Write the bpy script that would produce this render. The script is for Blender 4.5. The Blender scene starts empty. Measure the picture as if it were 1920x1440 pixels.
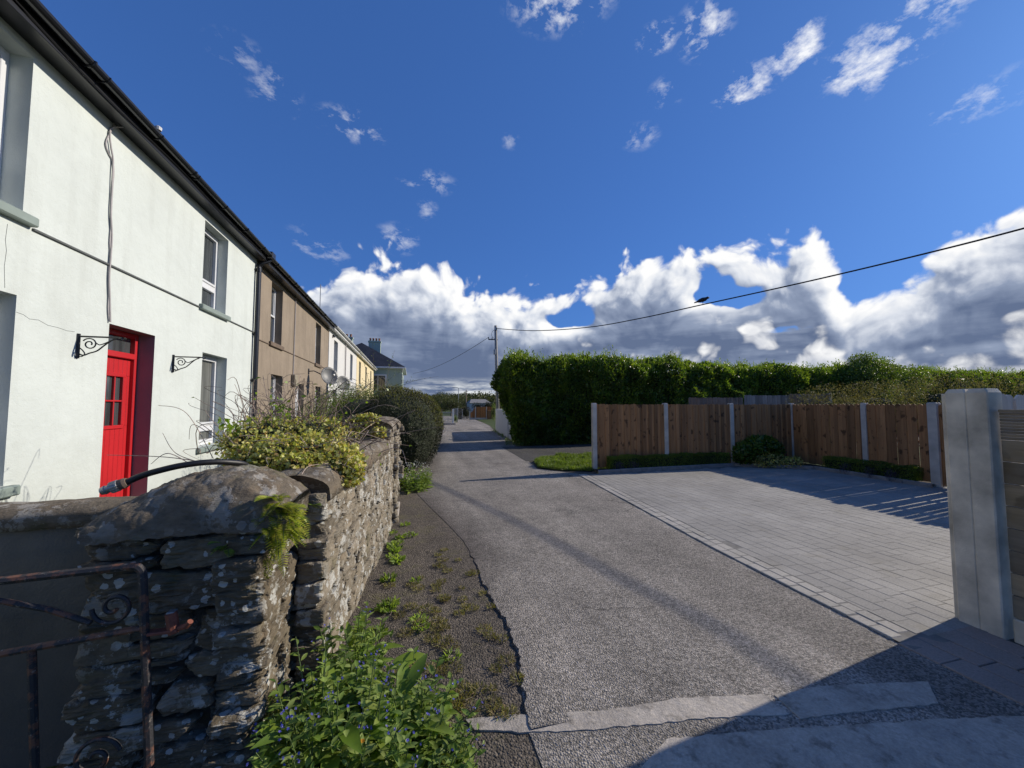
import bpy, math, random
import numpy as np
from mathutils import Vector, Matrix
random.seed(7); rng = np.random.default_rng(11)
S = bpy.context.scene
COL = S.collection

# ------------------------------------------------------------------ camera
CAM_H, FPX, PITCH, YAW = 1.65, 721.0, math.radians(3.175), math.radians(14.74)
cam_d = bpy.data.cameras.new('camera'); cam = bpy.data.objects.new('camera', cam_d); COL.objects.link(cam)
cam.location = (0, 0, CAM_H); cam.rotation_euler = (math.pi / 2 + PITCH, 0, -YAW)
cam_d.sensor_width = 36.0; cam_d.lens = 36.0 * FPX / 1920.0
cam_d.clip_start = 0.05; cam_d.clip_end = 5000
S.camera = cam
_F = np.array([math.sin(YAW) * math.cos(PITCH), math.cos(YAW) * math.cos(PITCH), math.sin(PITCH)])
_R = np.array([math.cos(YAW), -math.sin(YAW), 0.0]); _U = np.cross(_R, _F); _C = np.array([0, 0, CAM_H])
def ray(px, py): return _F + _R * (px - 960) / FPX - _U * (py - 720) / FPX
def gp(px, py, z=0.0):                      # survey: ground point seen at a photo pixel
    d = ray(px, py); return _C + d * ((z - CAM_H) / d[2])
def xp(px, py, x): d = ray(px, py); return _C + d * (x / d[0])
def yp(px, py, y): d = ray(px, py); return _C + d * (y / d[1])
def dp(px, py, dep): return _C + ray(px, py) * dep

# ------------------------------------------------------------------ light
SUN_EL, SUN_AZ = math.radians(26.3), math.radians(82.0)      # azimuth clockwise from +Y
sv = Vector((math.cos(SUN_EL) * math.sin(SUN_AZ), math.cos(SUN_EL) * math.cos(SUN_AZ), math.sin(SUN_EL)))
sl = bpy.data.lights.new('sun', 'SUN'); sl.energy = 5.0; sl.angle = math.radians(0.53); sl.color = (1.0, 0.91, 0.78)
so = bpy.data.objects.new('sun', sl); COL.objects.link(so)
so.rotation_euler = sv.to_track_quat('Z', 'Y').to_euler(); so.location = (30, 5, 20)
S.view_settings.view_transform = 'Standard'; S.view_settings.look = 'None'
S.view_settings.exposure = 0.0; S.view_settings.gamma = 1.0
S.cycles.max_bounces = 6; S.cycles.transparent_max_bounces = 8

# ------------------------------------------------------------------ node helpers
SOCK = bpy.types.NodeSocket
class NT:
    def __init__(s, tree): s.t = tree
    def n(s, typ, ins=None, out=0, **at):
        nd = s.t.nodes.new(typ)
        for k, v in at.items(): setattr(nd, k, v)
        for k, v in (ins or {}).items():
            so_ = nd.inputs[k]
            if isinstance(v, SOCK): s.t.links.new(v, so_)
            else: so_.default_value = v
        return nd if out is None else nd.outputs[out]
    def m(s, op, a, b=0.0, c=0.0, clamp=False):
        return s.n('ShaderNodeMath', {0: a, 1: b, 2: c}, operation=op, use_clamp=clamp)
    def vm(s, op, a, b=(0, 0, 0), out=0):
        nd = s.n('ShaderNodeVectorMath', {0: a, 1: b}, None, operation=op); return nd.outputs[out]
    def scale(s, v, k): return s.n('ShaderNodeVectorMath', {0: v, 3: k}, 0, operation='SCALE')
    def mr(s, v, a, b, c=0.0, d=1.0, smooth=False):
        return s.n('ShaderNodeMapRange', {0: v, 1: a, 2: b, 3: c, 4: d}, interpolation_type='SMOOTHSTEP' if smooth else 'LINEAR')
    def mix(s, f, a, b, blend='MIX'):
        nd = s.n('ShaderNodeMix', None, None, data_type='RGBA', blend_type=blend)
        for i, v in ((0, f), (6, a), (7, b)):
            if isinstance(v, SOCK): s.t.links.new(v, nd.inputs[i])
            else: nd.inputs[i].default_value = v if i == 0 else (tuple(v) + (1,))[:4]
        return nd.outputs[2]
    def noise(s, v, scale, detail=4, rough=0.55, out=0, dist=0.0, dim='3D'):
        return s.n('ShaderNodeTexNoise', {'Vector': v, 'Scale': scale, 'Detail': detail, 'Roughness': rough, 'Distortion': dist}, out, noise_dimensions=dim)
    def vor(s, v, scale, out=0, feature='F1', rnd=1.0):
        return s.n('ShaderNodeTexVoronoi', {'Vector': v, 'Scale': scale, 'Randomness': rnd}, out, feature=feature)

def sep(T, v): 
    nd = T.n('ShaderNodeSeparateXYZ', {0: v}, None); return nd.outputs
def comb(T, x, y, z): return T.n('ShaderNodeCombineXYZ', {0: x, 1: y, 2: z})

MATS = {}
def new_mat(name):
    m = bpy.data.materials.new(name); m.use_nodes = True
    T = NT(m.node_tree); b = m.node_tree.nodes['Principled BSDF']
    MATS[name] = m
    return m, T, b
def pos(T): return T.n('ShaderNodeNewGeometry', out=0)
def rpi(T): return T.n('ShaderNodeNewGeometry', None, None).outputs['Random Per Island']
def lk(T, a, b): T.t.links.new(a, b)
def bump(T, b, h, strength=0.5, dist=0.01, normal=None):
    nd = T.n('ShaderNodeBump', {'Height': h, 'Strength': strength, 'Distance': dist}, None)
    if normal is not None: lk(T, normal, nd.inputs['Normal'])
    if b is not None: lk(T, nd.outputs[0], b.inputs['Normal'])
    return nd.outputs[0]

KA = 0.8                                    # sunlit/shade balance: real-world albedos under the strong low sun
def dim(c, k=None): return tuple(q * (k or KA) for q in c)
def simple(name, col, rough=0.6, var=0.12, nscale=8.0, bscale=60.0, bstr=0.2, bdist=0.004, metal=0.0, spec=0.5, island=0.0):
    m, T, b = new_mat(name); p = pos(T)
    n = T.noise(p, nscale, 5); col = dim(col)
    f = T.mr(n, 0.3, 0.7, 1 - var, 1 + var)
    if island: f = T.m('MULTIPLY', f, T.mr(rpi(T), 0, 1, 1 - island, 1 + island))
    c = T.mix(1.0, col, comb(T, f, f, f), 'MULTIPLY')
    lk(T, c, b.inputs['Base Color']); b.inputs['Roughness'].default_value = rough
    b.inputs['Metallic'].default_value = metal; b.inputs['Specular IOR Level'].default_value = spec
    if bstr: bump(T, b, T.noise(p, bscale, 4), bstr, bdist)
    return m

def leaf_mat(name, cols, trans=0.35, rough=0.5, tcol=None, clump=1.2):
    cols = [dim(c, 0.9) for c in cols]
    m, T, b = new_mat(name)
    r = rpi(T)
    ramp = T.n('ShaderNodeValToRGB', {0: r}, None)
    e = ramp.color_ramp.elements
    e[0].position = 0; e[0].color = tuple(cols[0]) + (1,); e[1].position = 1; e[1].color = tuple(cols[-1]) + (1,)
    for i, c in enumerate(cols[1:-1]):
        k = e.new((i + 1) / (len(cols) - 1)); k.color = tuple(c) + (1,)
    f = T.mr(T.noise(pos(T), clump, 4), 0.33, 0.67, 0.66, 1.32)
    c = T.mix(1.0, ramp.outputs[0], comb(T, f, f, f), 'MULTIPLY')
    lk(T, c, b.inputs['Base Color']); b.inputs['Roughness'].default_value = rough
    b.inputs['Specular IOR Level'].default_value = 0.4
    tr = T.n('ShaderNodeBsdfTranslucent', None, None)
    tc = T.mix(1.0, c, tcol or (1.5, 1.6, 0.6), 'MULTIPLY'); lk(T, tc, tr.inputs[0])
    mx = T.n('ShaderNodeMixShader', {0: trans}, None)
    lk(T, b.outputs[0], mx.inputs[1]); lk(T, tr.outputs[0], mx.inputs[2])
    lk(T, mx.outputs[0], m.node_tree.nodes['Material Output'].inputs[0])
    return m

# ------------------------------------------------------------------ world: sky + cumulus
def build_world():
    w = bpy.data.worlds.new('World'); S.world = w; w.use_nodes = True
    t = w.node_tree; t.nodes.clear(); T = NT(t)
    # cloud density group : direction -> (density, height below the top)
    g = bpy.data.node_groups.new('cumulus', 'ShaderNodeTree')
    g.interface.new_socket('Dir', in_out='INPUT', socket_type='NodeSocketVector')
    g.interface.new_socket('Bank', in_out='OUTPUT', socket_type='NodeSocketFloat')
    g.interface.new_socket('Wisp', in_out='OUTPUT', socket_type='NodeSocketFloat')
    g.interface.new_socket('Depth', in_out='OUTPUT', socket_type='NodeSocketFloat')
    G = NT(g); gi = g.nodes.new('NodeGroupInput'); go = g.nodes.new('NodeGroupOutput')
    d = gi.outputs[0]
    x, y, z = sep(G, d)
    az = G.m('MULTIPLY', G.m('ARCTAN2', x, y), 57.29578)
    el = G.m('MULTIPLY', G.m('ARCSINE', z), 57.29578)
    ae = comb(G, az, el, 0.0)
    # domain warp
    wn = G.n('ShaderNodeTexNoise', {'Vector': ae, 'Scale': 0.11, 'Detail': 3.0}, 1, noise_dimensions='2D')
    warp = G.scale(G.vm('SUBTRACT', wn, (0.5, 0.5, 0.5)), 5.0)
    aw = G.vm('ADD', ae, warp)
    # top profile (azimuth -> elevation of the cloud tops); unseen rear clouds lowered to cut fill light
    prof = [(-180, 1), (-100, 1), (-60, 4), (-30, 8), (-15, 12.0), (-10.5, 16.0), (-4, 19.2), (0, 19.0), (6.7, 17.6), (11, 15.2), (14.7, 14.8), (19, 15.4), (24, 15.6), (29, 17.0),
            (33.5, 19.0), (39, 19.2), (46.1, 19.6), (49.5, 17.2), (52.2, 19.0), (55, 15.0), (58.5, 11.6), (61, 12.0), (63.6, 15.0), (66, 16.4), (68, 17.0), (75, 16), (90, 10), (120, 3), (180, 1)]
    azn = G.mr(az, -180, 180, 0, 1)
    fc = G.n('ShaderNodeFloatCurve', {'Value': azn}, None)
    cu = fc.mapping.curves[0]
    cu.points[0].location = (0, prof[0][1] / 40); cu.points[1].location = (1, prof[-1][1] / 40)
    for a, e in prof[1:-1]: cu.points.new((a + 180) / 360, e / 40)
    fc.mapping.update()
    top = G.m('MULTIPLY', fc.outputs[0], 40.0)
    dep = G.m('SUBTRACT', top, el)               # degrees under the top
    def billow(v, sc):
        vv = G.n('ShaderNodeTexVoronoi', {'Vector': v, 'Scale': sc, 'Smoothness': 0.35, 'Randomness': 1.0}, 0, feature='SMOOTH_F1', voronoi_dimensions='2D')
        return G.m('SUBTRACT', 0.62, vv)
    b1 = billow(aw, 0.22); b2 = billow(aw, 0.55); b3 = billow(aw, 1.3)
    fbm = G.m('SUBTRACT', G.noise(aw, 0.45, 7, 0.62, dim='2D'), 0.5)
    nz = G.m('MULTIPLY', b1, 4.4)
    nz = G.m('MULTIPLY_ADD', b2, 2.4, nz); nz = G.m('MULTIPLY_ADD', b3, 0.7, nz); nz = G.m('MULTIPLY_ADD', fbm, 3.4, nz)
    dens = G.m('ADD', G.m('MULTIPLY', G.m('MINIMUM', dep, 5.5), 1.0), nz)
    # blue gaps inside the bank
    for (ga, ge, rx, ry, k) in ((24.5, 12.3, 3.4, 1.5, 9.0), (44.5, 13.3, 3.8, 1.5, 8.5), (40.5, 10.8, 2.2, 1.0, 6), (49.8, 9.4, 3.0, .8, 6.5), (42.5, 15.2, 1.6, 2.6, 6), (58.5, 13.5, 2.2, 2.0, 4), (34.0, 8.8, 2.6, .7, 3.5),
                                (14.0, 1.9, 9.0, .7, 5.5)):
        q = G.vm('MULTIPLY', G.vm('SUBTRACT', aw, (ga, ge, 0)), (1 / rx, 1 / ry, 0))
        ln = G.vm('LENGTH', q, out=1)
        dens = G.m('SUBTRACT', dens, G.m('MULTIPLY', G.mr(ln, 0.3, 1.7, 1, 0, True), k))
    # wisps high up: masks x streaky noise
    wsum = None
    for (ga, ge, rx, ry, k) in ((59.5, 34.0, 4.8, 2.9, .95), (52.5, 37.6, 3.4, 2.5, .8), (47.0, 36.2, 4.2, 2.1, .7), (42.5, 42.4, 3.8, 2.6, .7), (36.5, 43.0, 3.2, 1.5, .75), (22.5, 48.5, 9, 3.4, .75),
                                (64.5, 37.0, 3.6, 3.6, .75), (57, 44, 7, 2.6, .55), (68.5, 35.0, 3, 2, .45), (-8.5, 34.8, 5.2, 2.0, .44), (-18.0, 35.6, 3.4, 3.0, .36), (2.0, 30.2, 4.6, 1.7, .40), (-2.2, 22.9, 3.6, 2.2, .40), (-12.5, 20.6, 5.0, 2.6, .34), (-22, 37.5, 4, 2, .26),
                                (33.8, 34.4, 3.0, 1.6, .36), (37.5, 38.0, 2.8, 1.8, .38), (2.0, 27.0, 1.8, 1.8, .3), (14.5, 35.5, 1.8, 1.2, .26), (66.5, 27, 6, 2, .35)):
        q = G.vm('MULTIPLY', G.vm('SUBTRACT', ae, (ga, ge, 0)), (1 / rx, 1 / ry, 0))
        k_ = G.m('MULTIPLY', G.mr(G.vm('LENGTH', q, out=1), 0.15, 1.35, 1, 0, True), k)
        wsum = k_ if wsum is None else G.m('MAXIMUM', wsum, k_)
    rot = G.n('ShaderNodeMapping', {'Vector': ae, 'Rotation': (0, 0, math.radians(-35)), 'Scale': (0.42, 0.8, 1)})
    wn2 = G.noise(rot, 0.55, 8, 0.66, dist=0.12, dim='2D')
    wisp = G.m('MULTIPLY', G.mr(G.m('MULTIPLY_ADD', G.m('SUBTRACT', wn2, 0.5), 4.8, wsum), 0.3, 1.75, 0, 1), G.mr(wsum, 0.05, 0.5, 0, 1))
    lk(G, dens, go.inputs[0]); lk(G, wisp, go.inputs[1]); lk(G, dep, go.inputs[2])
    # ---- world tree
    D = T.n('ShaderNodeTexCoord', None, None).outputs['Generated']
    def call(v):
        nd = t.nodes.new('ShaderNodeGroup'); nd.node_tree = g; lk(T, v, nd.inputs[0]); return nd.outputs
    a = call(D)
    sd = tuple(Vector((0.80, 0.13, 0.60)).normalized() * 0.028)
    b_ = call(T.vm('NORMALIZE', T.vm('ADD', D, sd)))
    sd2 = tuple(Vector((0.80, 0.13, 0.60)).normalized() * 0.085)
    c_ = call(T.vm('NORMALIZE', T.vm('ADD', D, sd2)))
    sky = T.n('ShaderNodeTexSky', None, 0, sky_type='NISHITA', sun_disc=False, sun_elevation=SUN_EL, sun_rotation=SUN_AZ, air_density=1.0, dust_density=0.6, ozone_density=2.5)
    skyc = T.mix(1.0, T.n('ShaderNodeGamma', {0: T.mix(1.0, T.scale(sky, 0.1), (0.42, 0.62, 0.95), 'MULTIPLY'), 1: 0.5}), SKY_TINT, 'MULTIPLY')
    zz = sep(T, D)[2]
    el = T.m('MULTIPLY', T.m('ARCSINE', zz), 57.29578)
    alpha = T.mr(a[0], -0.1, 1.9, 0, 1, True)
    l1 = T.m('SUBTRACT', a[0], b_[0]); l2 = T.m('SUBTRACT', a[0], c_[0])
    rim = T.mr(a[0], 0.5, 5.0, 1.0, 0.0)
    lit = T.m('MULTIPLY', T.m('MULTIPLY_ADD', l1, 0.10, T.m('MULTIPLY', l2, 0.07)), T.mr(a[2], 2.0, 9.0, 1.0, 0.22))
    hz = T.n('ShaderNodeMapping', {'Vector': comb(T, T.m('MULTIPLY', T.m('ARCTAN2', sep(T, D)[0], sep(T, D)[1]), 57.29578), el, 0.0), 'Scale': (0.05, 0.30, 1)})
    low = T.m('MULTIPLY', T.m('SUBTRACT', T.noise(hz, 1.0, 5, 0.6, dim='2D'), 0.5), T.mr(a[2], 4.0, 10.0, 0.0, 1.1))
    h = T.m('ADD', T.mr(a[2], 0.5, 9.0, 0.52, 0.07), low)          # bright tops, grey bases
    br = T.m('ADD', T.m('MULTIPLY_ADD', rim, 0.30, h), lit, clamp=True)
    ramp = T.n('ShaderNodeValToRGB', {0: br}, None); e = ramp.color_ramp.elements
    e[0].position = 0.0; e[0].color = (0.125, 0.17, 0.285, 1); e[1].position = 1.0; e[1].color = (1.0, 1.0, 1.0, 1)
    k = e.new(0.35); k.color = (0.285, 0.345, 0.48, 1); k = e.new(0.7); k.color = (0.72, 0.76, 0.84, 1)
    cl = T.mix(alpha, skyc, ramp.outputs[0])
    # a second, nearer row of low broken cumulus in front of the bank
    azr = T.m('MULTIPLY', T.m('ARCTAN2', sep(T, D)[0], sep(T, D)[1]), 57.29578)
    def lowdir(da, de):
        ar = T.m('MULTIPLY', T.m('MULTIPLY_ADD', azr, 1.25, -14.0 + da), 0.0174533); er = T.m('MULTIPLY', T.m('MULTIPLY_ADD', el, 1.3, 6.2 + de), 0.0174533)
        ce = T.m('COSINE', er); return comb(T, T.m('MULTIPLY', T.m('SINE', ar), ce), T.m('MULTIPLY', T.m('COSINE', ar), ce), T.m('SINE', er))
    e1 = call(lowdir(0, 0)); e2 = call(lowdir(1.0, 2.2))
    hz2 = T.mr(T.noise(comb(T, T.m('MULTIPLY', azr, .09), T.m('MULTIPLY', el, .12), 3.0), 1.0, 3, dim='2D'), .42, .64, -5.5, 1.2)
    d1 = T.m('ADD', e1[0], hz2); al2 = T.m('MULTIPLY', T.mr(d1, -0.3, 4.2, 0, 1, True), T.mr(azr, 11.0, 24.0, 0.0, 1.0))
    b2 = T.m('ADD', T.mr(d1, 1.0, 7.0, 0.85, 0.36), T.m('MULTIPLY', T.m('SUBTRACT', e1[0], e2[0]), 0.07), clamp=True)
    r2 = T.n('ShaderNodeValToRGB', {0: b2}, None); q2 = r2.color_ramp.elements
    q2[0].position = 0.0; q2[0].color = (0.20, 0.24, 0.345, 1); q2[1].position = 1.0; q2[1].color = (1.0, 1.0, 1.0, 1); k = q2.new(.5); k.color = (0.46, .50, .60, 1)
    stn = T.noise(comb(T, T.m('MULTIPLY', azr, .16), T.m('MULTIPLY', el, 1.1), 7.0), 1.0, 5, .6, dim='2D')      # bright break under the bank, low over the road end
    stm = T.m('MULTIPLY', T.m('MULTIPLY', T.mr(el, .6, 1.6, 0, 1, True), T.mr(el, 2.6, 4.4, 1, 0, True)), T.m('MULTIPLY', T.mr(azr, -2, 4, 0, 1, True), T.mr(azr, 13, 20, 1, 0, True)))
    cl = T.mix(T.m('MULTIPLY', stm, T.mr(stn, .36, .62)), cl, (.82, .85, .86))
    cl = T.mix(al2, cl, r2.outputs[0]); alpha = T.m('MAXIMUM', alpha, al2)
    wa = T.m('MULTIPLY', T.m('MULTIPLY', a[1], T.m('SUBTRACT', 1.0, alpha)), 1.0, clamp=True)
    cl = T.mix(wa, cl, (0.93, 0.95, 1.0))
    # below the horizon: dull ground colour
    cl = T.mix(T.mr(el, -2.0, -0.5, 1, 0), cl, (0.10, 0.11, 0.09))
    bg = T.n('ShaderNodeBackground', {0: cl, 1: 1.0}); out = t.nodes.new('ShaderNodeOutputWorld'); lk(T, bg, out.inputs[0])
    w.cycles.sampling_method = 'MANUAL'; w.cycles.sample_map_resolution = 512
SKY_TINT = (0.24, 0.445, 0.82)
build_world()

# ------------------------------------------------------------------ mesh helpers
class MB:
    """vertices + faces gathered for ONE mesh object"""
    def __init__(s): s.v = []; s.f = []; s.n = 0
    def add(s, V, F):
        V = np.asarray(V, float).reshape(-1, 3); s.v.append(V)
        s.f.append([tuple(int(i) + s.n for i in f) for f in F]); s.n += len(V); return s
    def box(s, a, b, bev=0.0, M=None):
        a = np.minimum(a, b) * 1.0 if False else np.array(a, float); b = np.array(b, float)
        lo, hi = np.minimum(a, b), np.maximum(a, b)
        if bev <= 0:
            V = [(x, y, z) for z in (lo[2], hi[2]) for y in (lo[1], hi[1]) for x in (lo[0], hi[0])]
            F = [(0, 2, 3, 1), (4, 5, 7, 6), (0, 1, 5, 4), (2, 6, 7, 3), (0, 4, 6, 2), (1, 3, 7, 5)]
        else:
            bev = min(bev, 0.45 * float((hi - lo).min())); V = []; idx = {}
            for sx in (0, 1):
                for sy in (0, 1):
                    for sz in (0, 1):
                        c = np.array([(lo, hi)[sx][0], (lo, hi)[sy][1], (lo, hi)[sz][2]])
                        d = np.array([1 - 2 * sx, 1 - 2 * sy, 1 - 2 * sz]) * bev
                        for ax in range(3):
                            q = c + d; q[ax] = c[ax]; idx[(sx, sy, sz, ax)] = len(V); V.append(q)
            F = []
            def I(t, ax): return idx[(t[0], t[1], t[2], ax)]
            for ax in range(3):
                o = [i for i in range(3) if i != ax]
                for sd in (0, 1):
                    q = []
                    for p, r in ((0, 0), (1, 0), (1, 1), (0, 1)):
                        t = [0, 0, 0]; t[ax] = sd; t[o[0]] = p; t[o[1]] = r; q.append(I(t, ax))
                    F.append(tuple(q))
                for p in (0, 1):
                    for r in (0, 1):
                        t0 = [0, 0, 0]; t0[o[0]] = p; t0[o[1]] = r; t1 = list(t0); t1[ax] = 1
                        F.append((I(t0, o[0]), I(t1, o[0]), I(t1, o[1]), I(t0, o[1])))
            for sx in (0, 1):
                for sy in (0, 1):
                    for sz in (0, 1): F.append(tuple(idx[(sx, sy, sz, k)] for k in range(3)))
        V = np.array(V)
        if M is not None: V = V @ np.array(M.to_3x3()).T + np.array(M.translation)
        return s.add(V, F)
    def tube(s, pts, r, n=8, cap=True):
        P = np.array(pts, float); k = len(P); r = np.full(k, r) if np.isscalar(r) else np.array(r, float)
        T = np.gradient(P, axis=0); T /= np.linalg.norm(T, axis=1)[:, None] + 1e-9
        up = np.array([0, 0, 1.0]) if abs(T[0][2]) < 0.9 else np.array([1.0, 0, 0]); V = []
        u = np.cross(T[0], up); u /= np.linalg.norm(u)
        for i in range(k):
            u = u - T[i] * (u @ T[i]); u /= np.linalg.norm(u) + 1e-9; w = np.cross(T[i], u)
            for j in range(n):
                a = 2 * math.pi * j / n; V.append(P[i] + r[i] * (math.cos(a) * u + math.sin(a) * w))
        F = [(i * n + j, i * n + (j + 1) % n, (i + 1) * n + (j + 1) % n, (i + 1) * n + j) for i in range(k - 1) for j in range(n)]
        if cap: F += [tuple(range(n))[::-1], tuple((k - 1) * n + j for j in range(n))]
        return s.add(V, F)
    def prism(s, poly, z0, z1):                 # polygon (x,y) extruded
        n = len(poly); V = [(x, y, z0) for x, y in poly] + [(x, y, z1) for x, y in poly]
        F = [tuple(range(n))[::-1], tuple(range(n, 2 * n))] + [(i, (i + 1) % n, (i + 1) % n + n, i + n) for i in range(n)]
        return s.add(V, F)
    def sheet(s, poly, z):
        return s.add([(x, y, z) for x, y in poly], [tuple(range(len(poly)))])
    def build(s, name, mat, parent=None, smooth=False, origin=None):
        V = np.concatenate(s.v) if s.v else np.zeros((0, 3)); F = [f for l in s.f for f in l]
        o = link_mesh(name, V, F, mat, parent, origin, smooth); return o

ORG = {}
def link_mesh(name, V, F, mat, parent=None, origin=None, smooth=False):
    par = np.array(ORG.get(parent.name, (0, 0, 0))) if parent is not None else np.zeros(3)
    org = np.array(origin) if origin is not None else (par if parent is not None else None)
    if org is None:
        org = np.array([V[:, 0].mean(), V[:, 1].mean(), V[:, 2].min()])
    me = bpy.data.meshes.new(name); V = V - org
    if isinstance(F, np.ndarray):
        nf, k = F.shape
        me.vertices.add(len(V)); me.vertices.foreach_set('co', V.astype(np.float32).ravel())
        me.loops.add(nf * k); me.loops.foreach_set('vertex_index', F.astype(np.int32).ravel())
        me.polygons.add(nf); me.polygons.foreach_set('loop_start', np.arange(0, nf * k, k, dtype=np.int32))
        me.polygons.foreach_set('loop_total', np.full(nf, k, dtype=np.int32)); me.update(calc_edges=True)
    else:
        me.from_pydata(V.tolist(), [], F)
        me.update()
    if smooth: me.polygons.foreach_set('use_smooth', np.ones(len(me.polygons), dtype=bool))
    for m in (mat if isinstance(mat, (list, tuple)) else [mat]): me.materials.append(MATS[m])
    o = bpy.data.objects.new(name, me); COL.objects.link(o)
    o.location = org - par; ORG[o.name] = tuple(org)
    if parent is not None: o.parent = parent
    return o
def tag(o, label, cat, group=None, kind=None):
    if label: o['label'] = label
    if cat: o['category'] = cat
    if group: o['group'] = group
    if kind: o['kind'] = kind
    return o
def struct(o): o['kind'] = 'structure'; return o
def thing(name, label, cat, loc, group=None):
    o = bpy.data.objects.new(name, None); COL.objects.link(o); o.location = loc; o.empty_display_size = 0.2
    ORG[o.name] = tuple(loc); return tag(o, label, cat, group)

def hash3(i, seed):
    i = i.astype(np.uint64); h = i[..., 0] * np.uint64(374761393) + i[..., 1] * np.uint64(668265263) + i[..., 2] * np.uint64(2147483647) + np.uint64(seed * 97531)
    h = (h ^ (h >> np.uint64(13))) * np.uint64(1274126177); h = h ^ (h >> np.uint64(16))
    return (h & np.uint64(0xffff)).astype(float) / 65535.0
def vnoise(P, sc, seed=0, octv=3):
    P = np.asarray(P, float) * sc + 1000.0; out = np.zeros(P.shape[:-1]); amp = 1.0; tot = 0
    for o in range(octv):
        I = np.floor(P); f = P - I; f = f * f * (3 - 2 * f); I = I.astype(np.int64); v = 0
        for dx in (0, 1):
            for dy in (0, 1):
                for dz in (0, 1):
                    w = (f[..., 0] if dx else 1 - f[..., 0]) * (f[..., 1] if dy else 1 - f[..., 1]) * (f[..., 2] if dz else 1 - f[..., 2])
                    v = v + w * hash3(I + np.array([dx, dy, dz]), seed + o)
        out += amp * (v - 0.5); tot += amp; amp *= 0.5; P = P * 2.03 + 17.7
    return out / tot * 2

# ---- stones
_ST = {}
def stone_template(n):
    if n in _ST: return _ST[n]
    idx = {}; V = []; F = []
    def vid(p):
        if p not in idx: idx[p] = len(V); V.append(p)
        return idx[p]
    for ax in range(3):
        for sd in (0, n):
            for i in range(n):
                for j in range(n):
                    q = []
                    for (a, b) in ((i, j), (i + 1, j), (i + 1, j + 1), (i, j + 1)):
                        p = [0, 0, 0]; p[ax] = sd; p[(ax + 1) % 3] = a; p[(ax + 2) % 3] = b; q.append(vid(tuple(p)))
                    F.append(tuple(q if sd else q[::-1]))
    V = np.array(V, float) / n * 2 - 1
    k = 10.0; r = (np.abs(V) ** k).sum(1) ** (1 / k); V = V / r[:, None]
    _ST[n] = (V, F); return _ST[n]
def stone(mb, c, u, v, w, lu, lv, lw, seed, n=8, amp=0.012, tilt=0.03):
    V, F = stone_template(n); r = random.Random(seed)
    t = r.uniform(-tilt, tilt); ct, st = math.cos(t), math.sin(t)
    taper = r.uniform(-0.18, 0.18); tp2 = r.uniform(-0.12, 0.12)
    a = V[:, 0] * lu / 2 * (1 + tp2 * V[:, 1]); b = V[:, 1] * lv / 2 * (1 + taper * V[:, 0]); d = V[:, 2] * lw / 2
    a, b = a * ct - b * st, a * st + b * ct
    P = np.outer(a, u) + np.outer(b, v) + np.outer(d, w)
    off = np.array([seed * 3.1 % 50, seed * 1.7 % 50, seed * 0.9 % 50]); Q = np.array([a, b * 2.2, d]).T + off
    nd = np.array([V[:, 0], V[:, 1], V[:, 2]]).T
    D = (vnoise(Q, 8, 1, 2)[:, None] * np.array([1.1, .7, .9]) + vnoise(Q * np.array([1, 2.2, 1]), 26, 5, 3)[:, None] * 0.55) * amp
    # split faces: a chipped plane across one corner
    for _ in range(4):
        pn = unit(np.array([r.choice((-1, 1)) * r.uniform(.3, 1), r.choice((-1, 1)) * r.uniform(.3, 1), r.uniform(.1, 1)])); e = (np.abs(pn) @ np.array([lu / 2, lv / 2, lw / 2])) * r.uniform(.72, .95)
        q = P @ np.array([u, v, w]).T @ pn; P = P - np.outer(np.maximum(q - e, 0), pn @ np.array([u, v, w]))
    P += (nd[:, :1] * D[:, :1]) * u + (nd[:, 1:2] * D[:, 1:2]) * v + (nd[:, 2:] * D[:, 2:]) * w
    mb.add(P + c, F)
def rubble(mb, o, u, v, w, L, H, seed, hmin=0.05, hmax=0.15, lmin=0.12, lmax=0.42, dep=0.16, n=8, amp=0.012, topf=None, gap=0.008, proud=0.02, tilt=0.03):
    """random courses of stones over a face: o lower corner, u along, v up, w outward"""
    o, u, v, w = (np.array(q, float) for q in (o, u, v, w)); r = random.Random(seed); z = 0.0; k = seed * 1000
    while z < H - 0.02:
        h = r.uniform(hmin, hmax); h = min(h, H - z); x = -r.uniform(0, 0.1)
        while x < L:
            l = min(r.uniform(lmin, lmax) * (0.6 + h / hmax * 0.7), L - x + r.uniform(0, .02))
            if L - (x + l) < lmin * 0.5: l = L - x
            if l < 0.03: break
            parts = [(z, h)]
            if h > 0.11 and r.random() < 0.35: q = r.uniform(.35, .65) * h; parts = [(z, q), (z + q, h - q)]
            for zz, hh in parts:
                k += 1; cx = x + l / 2; top = topf(cx) if topf else H
                if zz + hh * 0.5 > top: continue
                c = o + u * (cx + (0 if l > .1 else 0)) + v * (zz + hh / 2 + r.uniform(-.006, .006)) + w * (-dep / 2 + r.uniform(-.5, 1) * proud)
                stone(mb, c, u, v, w, max(l - gap, .03), max(hh - gap * .7, .02), dep, k, n, amp, tilt)
            x += l
        z += h
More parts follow.
